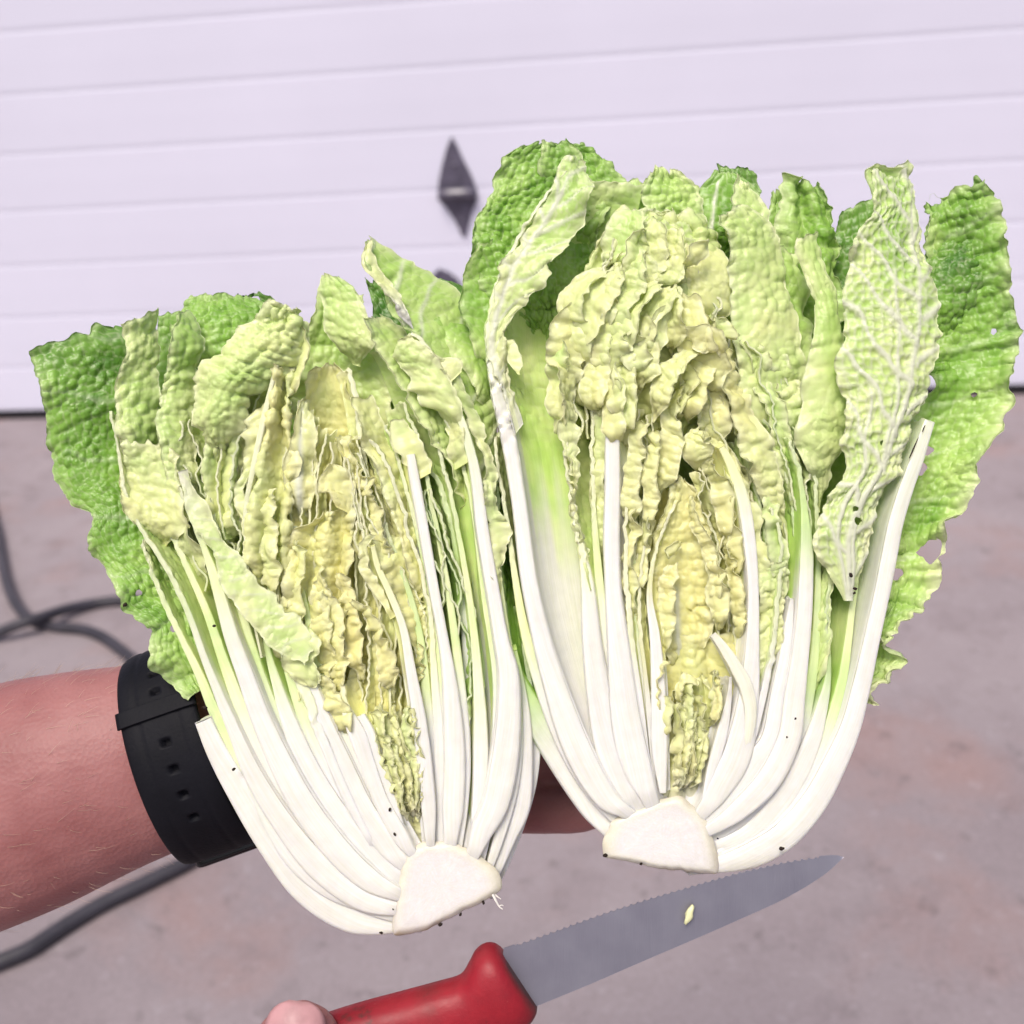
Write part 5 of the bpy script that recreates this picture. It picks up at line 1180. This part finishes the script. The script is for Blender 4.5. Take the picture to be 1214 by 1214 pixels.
# ------------------------------------------------------------------ knife
kb = P3(615, 1160, 34)
knife = empty('knife', kb)
tag(knife, 'serrated kitchen knife with worn red plastic handle below the right cabbage half', 'knife')
top = [(560, 1142), (597, 1126)]
rn = random.Random(8)
x = 604.0
path = [(597, 1124), (640, 1109), (700, 1087), (760, 1067), (820, 1049), (880, 1032), (940, 1019), (985, 1014), (1000, 1016)]
pc, pl = cr(np.array(path, float), 400, 2)
edge = []
L_c = np.linspace(0, pl, 400)
pitch = 8.4
for i in range(0, 400):
    l = L_c[i]; ph_ = (l % pitch) / pitch
    amp = 2.8 if 14 < l < pl - 30 else 0
    nn_ = np.array([.30, .95])
    edge.append(tuple(pc[i] + nn_ * amp * (4 * ph_ * (1 - ph_)) ** .8))
spine = [(1000, 1016), (975, 1038), (930, 1065), (880, 1088), (830, 1110), (760, 1140), (700, 1166), (637, 1192), (590, 1213)]
sp, _ = cr(np.array(spine, float), 400, 2); sp = sp[::-1]
V = []; ns_ = 9
zt = 3.0
for i in range(400):
    a_ = np.array(edge[i]); b_ = sp[min(399, int(i))]
    for j in range(ns_):
        f = (0, .04, .08, .12, .3, .5, .7, .9, 1)[j]
        q = a_ * (1 - f) + b_ * f
        th_ = .5 + .9 * f * (1 - .45 * i / 399)
        V.append((P3(q[0], q[1], 34 - 10 * i / 399), th_))
Vt = [((p + np.array([0, 0, t_])) - kb) * K for p, t_ in V]; Vb_ = [((p - np.array([0, 0, t_])) - kb) * K for p, t_ in V]
idx = np.arange(400 * ns_).reshape(400, ns_); N_ = 400 * ns_
q = np.stack([idx[:-1, :-1], idx[1:, :-1], idx[1:, 1:], idx[:-1, 1:]], -1).reshape(-1, 4)
f = [q, q[:, ::-1] + N_]
for e_ in (idx[:, 0], idx[:, -1], idx[0], idx[-1]): f.append(np.stack([e_[:-1], e_[1:], e_[1:] + N_, e_[:-1] + N_], -1))
me = mesh_np('blade', np.array(Vt + Vb_), np.vstack(f), False)
bm = bmesh.new(); bm.from_mesh(me); bmesh.ops.recalc_face_normals(bm, faces=bm.faces[:]); bm.to_mesh(me); bm.free()
link_mesh('blade', me, STEEL, knife)
# handle: lofted from profile pairs (upper edge, lower edge, half thickness)
prof = [((250, 1262), (262, 1350), 14), ((262, 1248), (285, 1352), 26), ((300, 1232), (320, 1335), 31), ((360, 1213), (385, 1308), 32), ((420, 1194), (445, 1285), 32), ((480, 1178), (505, 1264), 32), ((520, 1167), (545, 1250), 31),
        ((545, 1159), (570, 1240), 31), ((556, 1143), (590, 1231), 33), ((563, 1130), (606, 1224), 34), ((574, 1122), (619, 1217), 34), ((585, 1122), (630, 1208), 31), ((594, 1128), (636, 1199), 24), ((599, 1136), (637, 1194), 14)]
pa = np.array([list(a_) + list(b_) + [c_] for a_, b_, c_ in prof], float)
pd, _ = cr(pa, 70, 4)
seg = 26; V = []
for r_ in pd:
    a_ = P3(r_[0], r_[1], 34); b_ = P3(r_[2], r_[3], 34); c_ = (a_ + b_) / 2; h_ = (a_ - b_) / 2
    for k_ in range(seg):
        an = 2 * math.pi * k_ / seg; cs, sn = math.cos(an), math.sin(an)
        ex = .72
        V.append((c_ + h_ * (abs(cs) ** ex * np.sign(cs)) + np.array([0, 0, r_[4]]) * (abs(sn) ** ex * np.sign(sn)) - kb) * K)
n = len(pd); idx = np.arange(n * seg).reshape(n, seg)
q = [tuple(x) for x in np.stack([idx[:-1], np.roll(idx, -1, 1)[:-1], np.roll(idx, -1, 1)[1:], idx[1:]], -1).reshape(-1, 4)] + [tuple(idx[0][::-1]), tuple(idx[-1])]
GRM = []
for i_, r_ in enumerate(pd):
    for k_ in range(seg):
        t_ = i_ / (len(pd) - 1); an = 2 * math.pi * k_ / seg
        gz = max(0, 1 - abs(t_ - 1.0) / .035) * .9 + max(0, 1 - abs(t_ - .70) / .05) * .6 * max(0, math.cos(an))
        gz *= .55 + .6 * float(vn(i_ * .8, k_ * .7, 91))
        GRM.append((min(1, max(0, gz)),) * 3 + (1,))
me = bpy.data.meshes.new('handle'); me.from_pydata([tuple(x) for x in V], [], q); me.update()
bm = bmesh.new(); bm.from_mesh(me); bmesh.ops.recalc_face_normals(bm, faces=bm.faces[:]); bm.to_mesh(me); bm.free()
for p_ in me.polygons: p_.use_smooth = True
ga = me.color_attributes.new('tint', 'FLOAT_COLOR', 'POINT'); ga.data.foreach_set('color', np.array(GRM, np.float32).ravel())
link_mesh('handle', me, RED, knife)

# ------------------------------------------------------------------ small things: scrap on the blade, roots, soil specks
def blob(name, base_e, u, v, w, r, mat, parent, sx=1, sy=1, rot=0, seedv=1):
    bm = bmesh.new(); bmesh.ops.create_icosphere(bm, subdivisions=2, radius=1)
    rr = random.Random(seedv)
    c = P3(u, v, w); cr_, sr_ = math.cos(rot), math.sin(rot)
    for q in bm.verts:
        k_ = 1 + rr.uniform(-.22, .22); x_, y_ = q.co.x * r * sx * k_, q.co.y * r * sy * k_
        q.co = Vector((np.array([c[0] + x_ * cr_ - y_ * sr_, c[1] + x_ * sr_ + y_ * cr_, c[2] + q.co.z * r * .6]) - base_e) * K)
    me = bpy.data.meshes.new(name); bm.to_mesh(me); bm.free()
    for p_ in me.polygons: p_.use_smooth = True
    return link_mesh(name, me, mat, parent)
SCRAP = simple('scrap', (.74, .74, .42), .45, .4, 300, .12)
sb = P3(817, 1085, 36)
se = blob('cabbage_scrap', sb, 817, 1085, 36, 5, SCRAP, None, .9, 2.3, -.3, 5)
m_ = CAM.copy(); m_.translation = to_world(sb); se.matrix_world = m_
tag(se, 'tiny pale cabbage scrap stuck on the middle of the knife blade', 'scrap')
b1, b2 = np.array(HL['_b']), np.array(HR['_b'])
def rootlet(pts, r0):
    p = [tuple((P3(*x_) - b1) * K) for x_ in pts]
    tube('root', p, [r0 * K, r0 * .35 * K], ROOT, HL, 6, 14)
rootlet([(584, 1060, 0), (588, 1068, 2), (592, 1075, 3), (596, 1078, 3)], 1.9)
rootlet([(586, 1060, -3), (591, 1064, -2), (594, 1066, -2)], 1.4)
rootlet([(592, 1074, 2), (595, 1073, 2), (597, 1074, 2)], .8)
for i, (u, v, w, r) in enumerate([(243, 839, 6, 2.2), (277, 912, 8, 2.0), (462, 960, 8, 1.8), (468, 989, 8, 1.6), (452, 1106, 4, 1.8), (522, 1096, 0, 2.2), (546, 1084, 0, 1.8), (573, 1070, 0, 2.0), (466, 1078, 8, 1.0), (254, 742, 4, 1.8), (148, 717, -8, 2.4)]):
    blob('soil_speck', b1, u, v, w, r, SOIL, HL, 1.3, .9, i * .7, i)
for i, (u, v, w, r) in enumerate([(927, 1006, 10, 2.6), (943, 852, 18, 1.3), (933, 874, 18, 1.2), (851, 994, 8, 1.1), (718, 1014, 0, 2.6), (760, 1024, 0, 1.8), (1009, 682, 14, 2.6), (1014, 698, 14, 2.2), (1013, 703, 14, 1.6), (1009, 683, 15, 1.2)]):
    blob('soil_speck', b2, u, v, w, r, SOIL, HR, 1.2, .9, i * .9, i + 40)
blob('soil_speck', b2, 1083, 532, 9, 1.3, SOIL, HR, .7, 11, -.42, 77)
blob('soil_speck', b2, 1095, 508, 9, 1.0, SOIL, HR, .7, 5, -.4, 78)
for o_ in list(bpy.data.objects):
    if '_b' in o_: del o_['_b']
